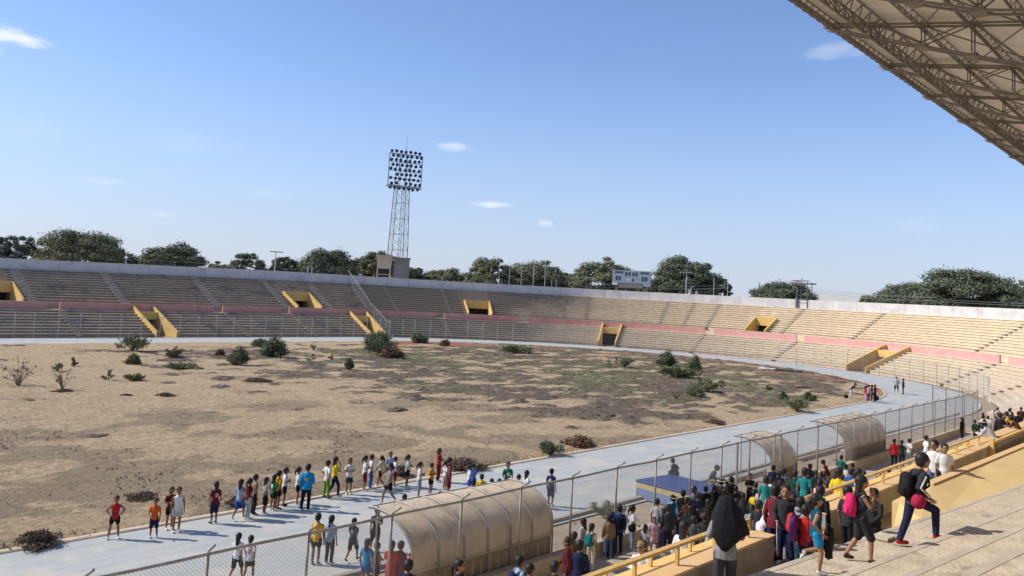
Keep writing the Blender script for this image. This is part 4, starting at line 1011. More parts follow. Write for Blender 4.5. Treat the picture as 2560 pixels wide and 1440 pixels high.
# ---------------------------------------------------------------- bushes on the field
def bush(kind,x,y,w,h,label,seed):
    r=random.Random(seed); root=empty('bush' if kind not in('bare','sapling') else ('bare_shrub' if kind=='bare' else 'sapling'),(x,y,.03),label=label,cat='bush' if kind!='bare' else 'shrub')
    m={'round':leafmat('bush_dark',(.17,.195,.10),(.11,.13,.07)),'spread':leafmat('bush_olive',(.22,.225,.125),(.14,.15,.085)),'pale':leafmat('bush_pale',(.27,.29,.17),(.18,.20,.115)),'dead':mat('bush_dead',(.24,.14,.08),(.15,.09,.055),scale=3),'bare':mat('bare_twig',(.24,.19,.13),(.17,.13,.09),scale=3),'sapling':leafmat('bush_olive',(.22,.225,.125),(.14,.15,.085)),'mound':mat('dead_mound',(.20,.15,.105),(.12,.09,.065),scale=3)}[kind]
    st=MB(); b=MB(); ns={'round':26,'spread':20,'pale':46,'dead':24,'bare':16,'sapling':7,'mound':20}[kind]
    tips=[]
    if kind=='mound': h*=.5; w*=.85
    for k in range(ns):
        a=r.uniform(0,2*PI); q=r.random()**.5
        if kind=='mound': q=r.random()
        ex=math.cos(a)*q*w*.5; ey=math.sin(a)*q*w*.5; ez=h*(1-.75*q**2)*r.uniform(.7,1.0)
        if kind in('spread','bare'): ez=h*(.45+.55*r.random())*(1-.35*q)
        md_=Vector((ex*.35,ey*.35,ez*.55)); e=Vector((ex,ey,ez)); st.tube([(0,0,0),md_,e],[.03,.02,.008],4,cap=False); tips.append((md_,e))
    st.build('stem',M['bark'] if kind!='bare' else m,root)
    nl={'round':150,'spread':55,'pale':60,'dead':90,'bare':6,'sapling':36,'mound':260}[kind]
    for md_,e in tips:
        for k in range(nl):
            t=r.random()**.6; c=md_*(1-t)+e*t if kind!='round' and kind!='mound' else e*(r.random()**.35)
            sp=w*(.085 if kind in('round','dead','mound') else .05); c=c+Vector((r.gauss(0,sp),r.gauss(0,sp),r.gauss(0,sp*(.7 if kind!='mound' else .18))))
            if c.z<.02: c.z=.02+abs(c.z)*.3
            s=(.11 if kind not in('pale','mound') else (.16 if kind=='pale' else .065))*r.uniform(.6,1.4)*max(.8,w/2.4)
            n_=Vector((r.gauss(0,1),r.gauss(0,1),r.gauss(.4,1))).normalized(); u_=n_.orthogonal().normalized(); u_.rotate(Quaternion(n_,r.uniform(0,6.28)))
            if kind in('pale','spread'): u_=(u_*.6+Vector((c.x,c.y,h*.9)).normalized()).normalized()
            v_=n_.cross(u_)*(.4 if kind not in('pale',) else .16)
            b.add([c-u_*s,c+v_*s,c+u_*s,c-v_*s],[(0,1,2,3)])
    b.build('foliage',m,root)
for a in BUSHES: bush(*a)

def frame():
    root=empty('goal_frame',(111.5,49.2,0),R_(-78),label='small white steel frame with a low dark mat inside the far bend of the track',cat='frame')
    b=MB(); 
    for x in (-2.2,2.2):
        b.tube([(x,-.6,0),(x,-.6,1.5)],.04,5); b.tube([(x,.8,0),(x,.8,.9)],.035,5); b.tube([(x,-.6,1.5),(x,.8,.9)],.03,5); b.tube([(x,-.6,.1),(x,.8,.1)],.03,5)
    b.tube([(-2.2,-.6,1.5),(2.2,-.6,1.5)],.04,5); b.tube([(-2.2,.8,.9),(2.2,.8,.9)],.035,5)
    b.build('frame',M['white'],root)
    b=MB(); b.bb(-2.6,-.6,-.9,1.0,.05,.22); b.build('board',M['white'],root)
    b=MB(); b.bb(-.4,3.0,-1.0,1.2,.05,.2); b.build('mat',M['black'],root)
frame()
PEOPLE=[
(12.96,27.88,0.02,1.35,155,'hips','red_vest','black_shorts','tail','child in a red vest with hands on hips, first and leftmost of the line','g=track,face'),
(13.97,27.27,0.02,1.24,153,'stand2','orange_tee','navy_long','short','small child in an orange top and long navy shorts, second in line','g=track,face'),
(14.78,27.80,0.02,1.40,172,'cross','darkred_tee','black_shorts','tail','child in dark red top half hidden behind the one in a white vest','g=track'),
(14.81,27.37,0.02,1.48,162,'stand','white_vest','lightgrey_shorts','short','child in a white vest and pale shorts near the left of the line','g=track,face'),
(16.29,27.58,0.02,1.43,-1,'stand','maroon_tee','navy_long','long','long haired child in maroon with a pink ring on the back, standing alone','g=track,panel=pink,shoe=brown'),
(17.19,27.47,0.02,1.42,298,'walk','lightblue_vest','blue_long','long','long haired child in a pale blue vest and blue shorts','g=track'),
(17.52,27.42,0.02,1.42,267,'stand','maroon_tee','lightgrey_trousers','tail','child in maroon top and pale trousers just left of the tall khaki one','g=track'),
(17.96,27.76,0.02,1.44,257,'stand','khaki_vest','black_trousers','short','tall child in a khaki vest and black trousers','g=track,shoe=black'),
(18.33,27.62,0.02,1.32,256,'stand','lightgrey_tee','black_long','long','child with hip length hair, pale tee and black shorts left of the green one','g=track'),
(18.81,27.83,0.02,1.32,276,'stand2','green_tee','black_shorts','long','child in a green football top near the middle of the line','g=track,panel=white'),
(19.07,27.92,0.02,1.42,266,'stand','gold_tee','black_shorts','tail','child in a gold top squeezed between green and white tops','g=track,shoe=black'),
(19.49,28.12,0.02,1.44,235,'cross','white_tee','black_shorts','short','child in a white tee with folded arms right of the gold top','g=track,shoe=black'),
(20.05,28.08,0.02,1.41,244,'stand2','white_tee','black_shorts','tail','child in a white tee directly left of the adult in bright blue','g=track'),
(19.81,27.16,0.02,1.71,314,'stand2','aqua_jacket','black_trousers','short_cap_blue','adult in a bright blue jacket and black trousers, back to the camera','g=track,shoe=black,panel=gold'),
(21.50,28.19,0.02,1.49,263,'hips','white_tee','lime_trousers','short','child in a white tee and light green trousers','g=track,shoe=black'),
(21.89,28.22,0.02,1.58,252,'chin','yellow_tee','navy_trousers','long','child in a yellow top and navy trousers with a hand at the mouth','g=track'),
(22.62,28.19,0.02,1.45,161,'cross','white_tee','darkgreen_skirt','tail','child in a white tee and dark green skirt with folded arms','g=track,face'),
(23.52,28.31,0.02,1.44,240,'cross','white_tee','maroon_long','tail','child in a white tee and maroon shorts left of the blue trousers','g=track'),
(23.91,28.38,0.02,1.43,240,'stand','white_tee','blue_trousers','short','child in a white tee and royal blue track trousers','g=track'),
(24.39,28.30,0.02,1.35,19,'walk','cream_tee','brown_shorts','tail','child in a cream top and brown shorts stepping forward','g=track'),
(25.03,28.48,0.02,1.41,159,'stand','lightblue_tee','darkgrey_shorts','short','taller child in a light blue tee standing on the field behind','g=track'),
(22.89,26.01,0.02,1.59,69,'walk','grey_vest','black_shorts','tail','child in a grey vest striding across in front of the line','g=track'),
(24.97,28.07,0.02,1.28,238,'cross','white_tee','maroon_long','short','child in white with maroon shorts behind the striding one','g=track'),
(25.41,27.76,0.02,1.37,238,'cross','lightgrey_tee','black_shorts','tail','ponytailed child in black shorts alone by the kerb near brush','g=track'),
(24.51,26.02,0.02,1.46,227,'cross','white_tee','grey_long','tail','child in a white tee and long grey shorts facing right','g=track'),
(25.27,26.13,0.02,1.31,196,'cross','gold_tee','black_shorts','short','child in an orange yellow tee and black shorts','g=track'),
(27.21,27.70,0.02,1.47,206,'cross','red_tee','maroon_trousers','long','long haired child in a red track suit on the far side of the line','g=track'),
(25.58,25.41,0.02,1.62,235,'stand','maroon_vest','maroon_long','tail','child in a maroon basketball kit and black socks','g=track,shoe=black,panel=white'),
(26.30,26.34,0.02,1.27,255,'stand','white_tee','grey_shorts','tail','child in white mostly hidden behind the maroon basketball kit','g=track'),
(26.53,24.90,0.02,1.39,253,'stand','blue_tee','navy_shorts','tail_cap_white','child in a royal blue tee and white cap at the dugout corner','g=mid'),
(26.69,25.29,0.02,1.24,243,'stand','white_tee','blue_trousers','tail','child in white and blue trousers beside the white cap','g=mid'),
(26.17,24.09,0.02,1.45,-47,'sit','yellow_tee','navy_trousers','short','child in a yellow tee sitting behind the big dugout roof','g=mid'),
(26.03,23.41,0.02,1.40,-48,'sit','black_tee','black_trousers','short','dark haired child sitting low, first right of the yellow tee','g=mid'),
(26.28,23.22,0.02,1.40,-29,'sit','charcoal_tee','black_trousers','short','dark haired child sitting low, second right of the yellow tee','g=mid'),
(27.30,23.68,0.02,1.55,151,'stand2','green_tee','black_shorts','short','child in a bright green tee walking above the dugout roof','g=mid,panel=white'),
(27.28,23.05,0.02,1.50,280,'sit','brown_tee','navy_trousers','short','child in brown sitting right of the bright green tee','g=mid'),
(27.04,22.43,0.02,1.45,250,'stand','white_tee','navy_trousers','long','long haired child in white above the right end of the dugout','g=mid'),
(27.98,21.90,0.02,1.50,278,'stand','navy_tee','navy_long','bun','youth in a navy jersey standing on the track right of the dugout','g=mid,panel=lightgrey'),
(21.33,23.30,0.02,1.50,-32,'sitlean','white_tee','denim_trousers','long','long haired child in white bending over behind the dugout edge','g=mid'),
(22.92,23.17,0.02,1.35,-45,'sit','charcoal_tee','navy_trousers','short','child whose dark head alone shows above the dugout roof','g=mid'),
(18.62,21.66,0.02,1.41,-21,'stand2','charcoal_tee','black_long','long','child in black and white by the left end of the big dugout','g=mid,panel=white'),
(17.46,21.36,0.02,1.31,291,'walk','charcoal_tee','black_long','short','child in a patterned black jersey walking behind the fence','g=mid,shoe=black,panel=grey'),
(16.39,21.78,0.02,1.53,303,'stand','gold_tee','black_shorts','short','child in a bright yellow tee and black shorts behind the fence','g=mid,shoe=grey'),
(16.75,21.58,0.02,1.46,292,'stand','lightblue_tee','charcoal_trousers','tail','child in a blue grey tee and black trousers beside the bright yellow tee','g=mid'),
(13.87,22.05,0.02,1.32,298,'walk','white_tee','black_long','long','long haired child in white, left of the pair at the bottom','g=mid'),
(14.06,21.72,0.02,1.29,307,'walk','white_tee','black_skirt','tail','child in white with a number, right of the pair at the bottom','g=mid,panel=pink'),
(16.20,19.17,0.02,1.40,290,'stand','brightblue_tee','blue_shorts','long','child in bright blue behind the fence at the bottom edge','g=mid'),
(16.31,18.87,0.02,1.35,259,'cross','brown_vest','navy_shorts','short','child in brown leaning next to the bright blue one','g=mid'),
(16.38,18.33,0.02,1.50,288,'cross','red_tee','red_trousers','long','child in a red tracksuit, left of the three reds by the dugout','g=mid'),
(16.57,18.17,0.02,1.50,278,'stand2','maroon_tee','maroon_trousers','short','child in darker red, middle of the three by the dugout','g=mid'),
(16.85,17.93,0.02,1.50,17,'stand2','red_tee','maroon_trousers','short','child in red at the dugout panel, right of the three reds','g=mid'),
(12.80,13.76,1.20,1.60,297,'stand','navy_jacket','black_trousers','short_cap_red','person in navy with a red cap cut by the bottom edge',''),
(13.65,13.08,1.20,1.60,204,'cross','charcoal_jacket','navy_trousers','tail','woman in a dark jacket facing right before the big dugout','light'),
(14.26,11.90,1.60,1.45,250,'stand','lightblue_tee','navy_trousers','short','person in a light blue top cut by the bottom edge','pack=navy,plab=navy backpack on the person in light blue at the bottom edge'),
(14.15,11.52,1.60,1.40,249,'stand','navy_tee','navy_trousers','short','dark haired person right of the light blue top at the bottom',''),
(17.22,12.88,1.20,1.50,37,'stand2','darkred_jacket','black_trousers','short','boy in a very dark red jacket left of the big navy jacket','face'),
(17.89,13.00,0.80,1.68,296,'stand','navy_jacket','navy_trousers','short','broad person in a navy jacket, back to the camera',''),
(22.84,16.49,0.00,1.50,6,'point','lightgrey_shirt','lightgrey_trousers','long','long haired woman in a white jacket holding the fence',''),
(24.23,16.45,0.00,1.40,-46,'stand','tan_jacket','denim_trousers','short_cap_navy','person in a tan jacket and blue cap facing the fence',''),
(22.81,16.13,0.00,1.42,275,'stand','cream_tee','cream_trousers','tail','girl in cream clothes with a teal bag on her back','pack=teal,plab=teal bag on the back of the girl in cream'),
(24.39,16.45,0.00,1.46,-56,'stand','navy_jacket','charcoal_trousers','short_cap_navy','person all in dark navy between tan and blue figures','shoe=black'),
(24.87,16.48,0.00,1.63,-36,'stand','blue_shirt','navy_trousers','short_cap_blue','man in a denim blue shirt and blue cap at the fence','shoe=black,pack=black,plab=black backpack of the man in the blue cap'),
(25.63,16.45,0.00,1.51,233,'stand2','white_tee','paledenim_trousers','tail','woman in a white top and pale jeans with a black handbag',''),
(25.85,15.70,0.00,1.23,126,'stand2','pink_tee','pink_skirt','tail','small girl in a pale pink dress on the walkway','face,light,shoe=brown'),
(25.07,15.56,0.00,1.15,282,'stand','lightgrey_tee','lightgrey_skirt','long','smaller girl in grey left of the pale pink dress',''),
(14.65,9.15,2.40,1.52,92,'cross','white_shirt','denim_trousers','short_cap_tan','woman in a white cardigan and orange brown cap behind the handrail','light,face'),
(15.13,8.51,2.80,1.55,269,'stand','white_shirt','denim_trousers','long','woman in a loose white blouse with long dark hair by the rail','light'),
(27.26,15.74,0.00,1.02,-60,'stand','paledenim_shirt','black_trousers','short','small child in a pale denim shirt and black trousers',''),
(28.33,16.45,0.00,1.48,270,'stand','lightblue_shirt','navy_trousers','short','man in a grey blue shirt, leftmost of the fence crowd',''),
(28.31,16.39,0.00,1.46,290,'stand','darkteal_jacket','charcoal_trousers','short_hat_straw','person in dark teal wearing a straw hat','shoe=black'),
(28.88,16.34,0.00,1.60,289,'stand','black_jacket','black_trousers','short_cap_navy','person in a black jacket and navy beanie right of the straw hat','shoe=black'),
(29.41,16.19,0.00,1.70,-41,'stand2','grey_shirt','black_trousers','tail_cap_white','person in a grey striped top and white cap with a shoulder bag',''),
(30.83,16.46,0.00,1.46,-62,'stand','black_coat','black_trousers','short','tall person in a long black coat by the landing mat','shoe=black'),
(22.92,12.71,1.20,1.45,289,'stand','black_tee','black_trousers','long','person in black and white with a black pack behind the white blouse','pack=black,plab=black backpack behind the woman in the loose white blouse'),
(23.17,12.57,1.20,1.35,238,'stand','black_hoodie','black_trousers','short','short dark figure right of the loose white blouse','shoe=black'),
(24.37,13.90,0.80,1.20,-40,'stand','black_tee','navy_trousers','short','dark child between the denim shirt and the black beanie',''),
(18.81,9.81,2.40,1.45,-2,'sit','lightgrey_tee','denim_trousers','short','person in jeans sitting on the rows left of the draped jacket',''),
(34.94,20.15,0.37,1.50,-10,'sitlean','charcoal_jacket','black_trousers','short','person in black sitting on the blue landing mat','shoe=black'),
(36.35,19.20,0.02,1.66,208,'sitlean','charcoal_jacket','khaki_trousers','short_cap_charcoal','man in a dark jacket leaning at the right side of the mat',''),
(32.03,16.42,0.00,1.60,277,'overhead','black_jacket','black_trousers','short_hat_cream','person in black shading the head with a cream folder',''),
(31.22,16.31,0.00,1.50,268,'stand','black_tee','black_trousers','tail_cap_white','person in black with a white cap, left one of two white caps',''),
(31.34,16.08,0.00,1.45,287,'stand','charcoal_tee','navy_trousers','tail_cap_white','person in dark clothes and a white cap below the cream folder',''),
(32.61,16.28,0.00,1.65,-53,'stand','black_coat','black_trousers','short','broad person in a black coat right of the cream folder','shoe=black'),
(34.66,16.45,0.00,1.50,135,'cross','black_tee','black_trousers','short','person all in black with folded arms standing clear of the crowd','shoe=black,face'),
(30.34,14.22,0.40,1.40,255,'stand','yellow_tee','gold_trousers','short','boy in a bright yellow tee at the end of the left handrail',''),
(18.30,8.35,3.00,1.45,235,'lean','white_tee','black_trousers','short','boy in a white tee leaning at the left handrail end','light'),
(24.94,11.32,2.00,1.50,284,'stand','teal_tee','darkgreen_trousers','short','boy in a green tee left of the white capped one',''),
(36.85,16.40,0.00,1.60,284,'stand','navy_jacket','navy_trousers','short_cap_white','person in navy and a white cap at the fence gate','sleeve=lightgrey'),
(27.19,12.16,1.60,1.45,274,'stand','white_shirt','grey_trousers','short','person in a white shirt just below the navy one at the gate',''),
(37.03,15.96,0.00,1.50,253,'stand','grey_hoodie','navy_trousers','tail','girl in a grey patterned top bending toward the rows',''),
(36.56,15.97,0.00,1.45,284,'stand','black_jacket','black_trousers','short','dark figure between the navy and grey patterned tops',''),
(30.30,12.67,1.20,1.60,283,'stand','darkgreen_jacket','navy_trousers','short','person with a large dark green backpack in the crowd','pack=darkgreen,plab=large dark green backpack in the middle of the crowd'),
(24.91,10.12,2.40,1.55,272,'stand','teal_tee','navy_trousers','short','person in a teal top left of the seated maroon one',''),
(38.45,15.78,0.00,1.55,252,'sitlean','blue_jacket','navy_trousers','short_cap_white','person in royal blue jacket and white cap leaning forward',''),
(43.41,16.45,0.00,1.50,11,'sitlean','maroon_tee','darkred_trousers','short','person in dark maroon sitting on the low wall',''),
(39.26,15.71,0.00,1.50,262,'stand','black_hoodie','black_trousers','short','person in black beside the one seated in maroon',''),
(27.76,11.02,2.00,1.45,262,'sit','red_tee','navy_trousers','short','child in a red tee sitting before the parapet',''),
(23.97,9.30,2.80,1.45,261,'sit','pink_hoodie','grey_trousers','tail_cap_white','child in pink with a white cap sitting by the parapet',''),
(23.81,9.04,2.80,1.45,-9,'sit','paledenim_shirt','paledenim_trousers','short','person in pale denim sitting beside the pink one',''),
(33.00,12.26,1.20,1.50,270,'sit','red_tee','maroon_trousers','tail','person in a red top left of the tall yellow shirt',''),
(22.36,8.20,3.00,1.58,260,'stand2','yellow_tee','black_trousers','short','boy in a bright yellow tee leaning outside the second parapet',''),
(45.15,16.45,0.00,1.50,280,'sit','teal_tee','lightgrey_shorts','short','child in a teal tee and pale shorts sitting on the low wall',''),
(42.89,15.38,0.00,1.45,280,'sit','white_tee','blue_trousers','short','child in white and blue sitting right of the yellow shirt',''),
(28.77,10.16,2.40,1.40,279,'sit','blue_jacket','navy_trousers','short','child in navy blue sitting close to the white and blue one',''),
(24.25,8.36,3.20,1.45,229,'sit','lightgrey_hoodie','grey_trousers','tail','child in a grey patterned hoodie on the rows',''),
(50.83,15.60,0.00,1.60,277,'stand','red_jacket','black_trousers','short','adult in a bulky red jacket and black trousers','shoe=black'),
(51.51,15.40,0.00,1.50,267,'stand','darkgreen_tee','navy_trousers','tail','person in dark green beside the bulky red jacket',''),
(52.47,15.28,0.00,1.50,246,'stand','white_tee','grey_trousers','short','youth in a white tee right of the bulky red jacket',''),
(45.61,12.50,1.20,1.50,225,'stand','white_tee','denim_trousers','short','youth in white just above the couple on the aisle',''),
(32.05,10.27,2.00,1.40,-72,'sit','charcoal_tee','black_trousers','short','low dark head behind the parapet left of the red one',''),
(32.81,10.25,2.00,1.40,-73,'sit','red_tee','black_trousers','short','low head in red behind the second parapet',''),
(67.30,16.10,0.00,1.51,-17,'stand','black_hoodie','charcoal_trousers','short','person in black walking by the low wall at right',''),
(76.01,16.45,0.00,1.60,-18,'sitlean','red_jacket','black_trousers','short','person in a red jacket sitting on the low wall taking a picture',''),
(68.49,15.02,0.00,1.73,272,'stand','navy_jacket','white_skirt','bun','person in a navy jacket and white skirt by the wall at right',''),
(70.70,15.19,0.00,1.50,262,'stand','white_tee','grey_trousers','short','youth in white right behind the navy jacket and white skirt',''),
(77.21,15.91,0.00,1.65,-38,'stand2','white_tee','navy_trousers','short_hat_cream','person in a white shirt and pale hat by the fence end',''),
(77.84,15.39,0.00,1.60,251,'lean','white_tee','black_trousers','short','person in a white shirt bending near the fence end',''),
(36.15,7.58,3.20,1.70,-18,'lean','lightgrey_shirt','charcoal_trousers','short_hat_cream','man in a pale shirt and white hat leaning on the parapet',''),
(43.85,8.94,2.80,1.60,-58,'stand','charcoal_jacket','black_trousers','short','person in charcoal behind the man in the white hat',''),
(46.65,8.94,2.80,1.50,-19,'lean','gold_tee','grey_trousers','short','person in a yellow shirt leaning at far right',''),
(40.11,7.46,3.20,1.60,-19,'lean','brown_tee','cream_trousers','short','person in brown top and cream trousers at the right edge',''),
(75.37,14.15,0.00,1.60,-79,'stand','black_jacket','black_trousers','short_cap_white','dark figure with a white cap at the right edge',''),
(74.16,14.85,0.00,1.50,271,'stand','darkgrey_tee','black_trousers','short','dark figure left of the yellow shirt at far right',''),
(16.54,7.09,3.60,1.51,103,'stand2','charcoal_jacket','navy_trousers','short','youth in a dark jacket facing the camera with a purple bag','face,g=aisle,stripe=white,light'),
(16.69,7.37,3.55,1.50,264,'stand','maroon_jacket','navy_trousers','short','youth in maroon with white stripes behind the dark jacket','g=aisle,sleeve=white'),
(16.19,6.64,3.60,1.42,232,'stand','grey_hoodie','darkteal_trousers','short_cap_lightgrey','child in a grey hooded tracksuit carrying a red pack','g=aisle,sleeve=white,pack=red,plab=red backpack on the child in the grey tracksuit'),
(14.51,5.69,4.20,1.29,216,'stride','darkteal_vest','aqua_shorts','tail_cap_darkteal','girl in a teal vest and bright blue shorts running up the steps','g=aisle,light'),
(15.80,5.40,4.20,1.49,219,'chin','darkgrey_vest','charcoal_long','long','long haired girl with hand to face and a hot pink backpack','g=aisle,light,shoe=brown,pack=hotpink,plab=hot pink backpack on the long haired girl climbing'),
(19.69,6.45,3.60,1.50,78,'sit','charcoal_jacket','black_trousers','short','dark clothed person sitting in the shadow beyond the long haired girl','g=aisle'),
(18.84,7.30,3.30,1.45,261,'stand','black_hoodie','black_trousers','short','dark haired youth at the start of the second parapet','g=aisle'),
(17.61,5.03,4.20,1.79,226,'climb','charcoal_jacket','navy_trousers','short','boy in a striped dark jacket and navy trousers climbing the steps','g=aisle,sleeve=white,light,shoe=red,pack=black,plab=black backpack on the boy climbing the steps'),
(25.49,6.78,3.60,1.60,75,'stand2','white_tee','denim_shorts','short','boy in a white tee on the aisle with the girl in white','g=aisle,face,light'),
(25.45,6.51,3.60,1.55,114,'stand','white_tee','black_shorts','tail','girl in a white top beside the boy in a white tee','g=aisle,face,light'),
(97.64,29.81,0.02,1.76,117,'hips','lightgrey_hoodie','black_long','short','person in a grey hoodie and black shorts on the far track','g=far'),
(97.13,28.96,0.02,1.69,17,'stand','charcoal_jacket','black_trousers','short','person all in dark grey on the far track','g=far,shoe=black'),
(85.44,30.28,0.02,1.71,180,'lean','navy_tee','white_trousers','short','person in navy and white trousers at the field tip','g=far'),
(85.21,28.83,0.02,1.45,229,'stand','red_tee','pink_trousers','tail','child in red and pink, leftmost of the far group','g=far'),
(85.16,28.55,0.02,1.60,209,'stand','pink_tee','navy_trousers','tail','child in pale pink top, second of the far group','g=far'),
(84.78,28.12,0.02,1.66,18,'stand','navy_tee','maroon_trousers','short','child in navy, third of the far group','g=far'),
(85.52,28.07,0.02,1.64,-12,'stand','maroon_tee','navy_trousers','short','child in maroon, rightmost of the far group','g=far'),
(27.24,16.45,0.00,1.50,281,'stand','lightgrey_tee','denim_trousers','short','grey dressed figure at the fence left of the grey blue shirt',''),
(23.94,14.07,0.80,1.45,-50,'stand','charcoal_shirt','black_trousers','short','charcoal figure in front of the straw hat',''),
(28.34,15.87,0.00,1.50,269,'stand','brown_tee','black_trousers','tail','person in brown squeezed behind the white cap',''),
(29.19,15.89,0.00,1.55,-41,'stand','navy_jacket','navy_trousers','short','navy figure left of the long black coat',''),
(25.54,13.53,0.80,1.50,278,'stand','black_tee','black_trousers','long','long haired figure in black under the two white caps',''),
(21.20,11.30,1.60,1.40,288,'stand','charcoal_hoodie','black_trousers','short','charcoal hooded child just left of the draped jacket',''),
(30.70,15.59,0.00,1.55,287,'stand','charcoal_jacket','black_trousers','short','charcoal figure between cream folder and black coat',''),
(31.78,15.67,0.00,1.50,-34,'stand','black_tee','charcoal_trousers','tail','ponytailed figure in black next to the folded arms one',''),
(31.10,13.56,0.80,1.40,274,'stand','grey_tee','navy_trousers','tail','ponytailed child in grey in the middle of the crowd',''),
(33.77,14.33,0.40,1.45,-67,'stand','charcoal_jacket','navy_trousers','short','charcoal figure left of the dark green backpack',''),
(29.30,12.17,1.20,1.40,283,'stand','navy_tee','navy_trousers','short','navy child below the royal blue jacket',''),
(30.07,12.11,1.20,1.45,272,'stand','navy_jacket','blue_trousers','short','navy jacketed child left of the seated red tee',''),
(36.09,14.20,0.40,1.45,-59,'stand','charcoal_tee','black_trousers','tail','ponytailed dark figure behind the pink one',''),
(36.36,13.93,0.40,1.40,271,'stand','denim_shirt','navy_trousers','short','small figure in denim behind the pale denim one',''),
(25.39,11.41,1.60,1.45,284,'stand','darkgreen_tee','black_trousers','short','dark green shirted child beside the green tee boy',''),
(23.20,10.26,2.00,1.45,274,'stand','black_jacket','black_trousers','tail','dark figure beyond the youth in maroon',''),
(78.56,15.28,0.00,1.55,-69,'stand','maroon_jacket','black_trousers','short','dark red figure at the fence end behind the rest',''),
(48.41,9.18,2.40,1.50,-59,'sit','charcoal_jacket','black_trousers','short','dark seated figure low at the right edge',''),
(48.32,9.50,2.40,1.50,271,'sit','navy_jacket','navy_trousers','short_cap_white','navy seated figure in a white cap near the right edge',''),
(67.30,15.26,0.00,1.45,253,'stand','darkgreen_jacket','black_trousers','short','dark green figure left of the navy jacket and white skirt',''),
(20.40,9.43,2.40,1.40,275,'stand','charcoal_tee','black_trousers','short','dark child beyond the boy in white at the handrail end',''),
(21.71,10.23,2.00,1.35,285,'stand','grey_tee','black_trousers','tail','child in grey left of the boy leaning at the handrail end',''),
(35.39,15.53,0.00,1.50,-56,'stand','charcoal_tee','navy_trousers','short','charcoal figure directly behind the white shirt at the gate',''),
(30.44,12.96,1.20,1.45,263,'sit','maroon_tee','black_trousers','short','maroon child sitting low in the middle of the crowd',''),
(26.34,10.75,2.00,1.40,282,'sit','white_tee','navy_trousers','short','child in a plain white tee sitting beyond the hooded tracksuit',''),
(25.09,9.98,2.00,1.45,272,'stand','darkgreen_jacket','black_trousers','tail','dark green jacketed child left of the parapet start',''),
(24.66,9.46,2.40,1.40,-59,'sit','navy_tee','black_trousers','short','small navy seated child right by the parapet start',''),
(31.85,11.56,1.60,1.40,270,'sit','charcoal_tee','black_trousers','short','dark child seated behind the tall yellow shirt',''),
(43.64,15.34,0.00,1.45,-51,'sit','darkteal_tee','black_trousers','short','dark teal child seated on the walkway near the parapet',''),
(33.24,11.27,1.60,1.40,279,'sit','white_tee','denim_trousers','tail','ponytailed child in white seated left of the low dark head',''),
(29.60,14.30,0.40,1.40,286,'stand','charcoal_hoodie','black_trousers','short','hooded charcoal child below the folded arms figure',''),
(26.67,13.10,0.80,1.45,276,'stand','navy_tee','black_trousers','tail','navy child right of the draped black jacket',''),
(26.35,15.75,0.00,1.10,-49,'stand','white_tee','denim_shorts','short','tiny child in white just left of the denim shirt',''),
(19.23,14.17,0.80,1.40,286,'stand','brown_tee','navy_trousers','tail','child in brown beyond the very dark red jacket',''),
(14.43,11.09,1.60,1.50,278,'stand','charcoal_tee','black_trousers','short','charcoal figure at the bottom edge right of the light blue top',''),
(79.39,16.45,0.00,1.50,-58,'stand','charcoal_tee','navy_trousers','short','dark figure near the fence end left of the pale hat',''),
(79.81,14.76,0.00,1.60,-70,'stand','brown_jacket','black_trousers','short','brown jacketed figure at the extreme right by the fence end',''),
(43.69,8.44,2.80,1.50,-69,'sit','black_tee','black_trousers','short','black seated figure just right of the man in the white hat',''),
(17.07,7.16,3.40,1.45,-57,'stand','navy_tee','navy_trousers','tail','ponytailed youth in navy between the dark jacket and grey tracksuit','g=aisle'),
(17.71,7.75,3.20,1.40,274,'stand','white_tee','black_trousers','short','youth in white beyond the maroon jacket on the stair opening','g=aisle'),
(15.97,6.45,3.60,1.35,262,'stand','red_tee','navy_shorts','short','child in red hidden behind the teal vest girl','g=aisle'),
(17.88,6.37,3.60,1.45,250,'stand','charcoal_tee','black_trousers','short','dark youth directly behind the hot pink backpack','g=aisle'),
(33.14,15.47,0.00,1.50,285,'stand','black_jacket','black_trousers','short','dark figure between the folded arms one and green tee boy',''),
(29.39,13.52,0.80,1.40,275,'stand','lightgrey_tee','navy_trousers','tail','pale grey child just left of the green tee boy',''),
(31.67,15.99,0.00,1.50,287,'stand','brown_jacket','black_trousers','tail','brown jacketed figure behind the draped black jacket',''),
(25.14,14.92,0.40,1.40,281,'stand','navy_tee','navy_trousers','tail','navy ponytailed figure below the grey blue shirt',''),
(20.62,11.33,1.60,1.40,289,'stand','darkgrey_tee','black_trousers','short','dark grey child directly right of the loose white blouse',''),
]
THINGS=[
(84.91,30.59,0.05,1.30,'black','black bag on the ground left of the far group','bag','round'),
(86.98,28.37,0.05,1.30,'black','black bag on the ground right of the far group','bag','round'),
(15.84,6.63,4.28,0.85,'purple','purple gym bag held by the youth in the dark jacket','bag','drape'),
(14.81,5.58,4.42,0.90,'black','black jacket hanging from the arm of the girl in blue shorts','jacket','drape'),
(17.31,4.87,5.00,0.82,'crimson','round red bag under the arm of the boy climbing','bag','round'),
(20.03,6.55,3.62,1.00,'charcoal','dark bag on the aisle floor in the shadow','bag','round'),
(69.77,15.61,0.02,1.90,'charcoal','big dark bag beside the navy jacket and white skirt','bag','round'),
(17.76,5.64,4.22,0.90,'cream','flattened cream cardboard box lying on the step','cardboard','flat'),
(24.87,15.95,0.85,0.80,'black','black handbag of the woman in pale jeans','bag','round'),
(16.59,7.34,3.62,0.80,'maroon','pink and maroon bag on the floor by the parapet end','bag','round'),
]
HOOD=(13.32,6.72,3.6,1.80,-53,'person in grey with a big black jacket over the head by the parapet')
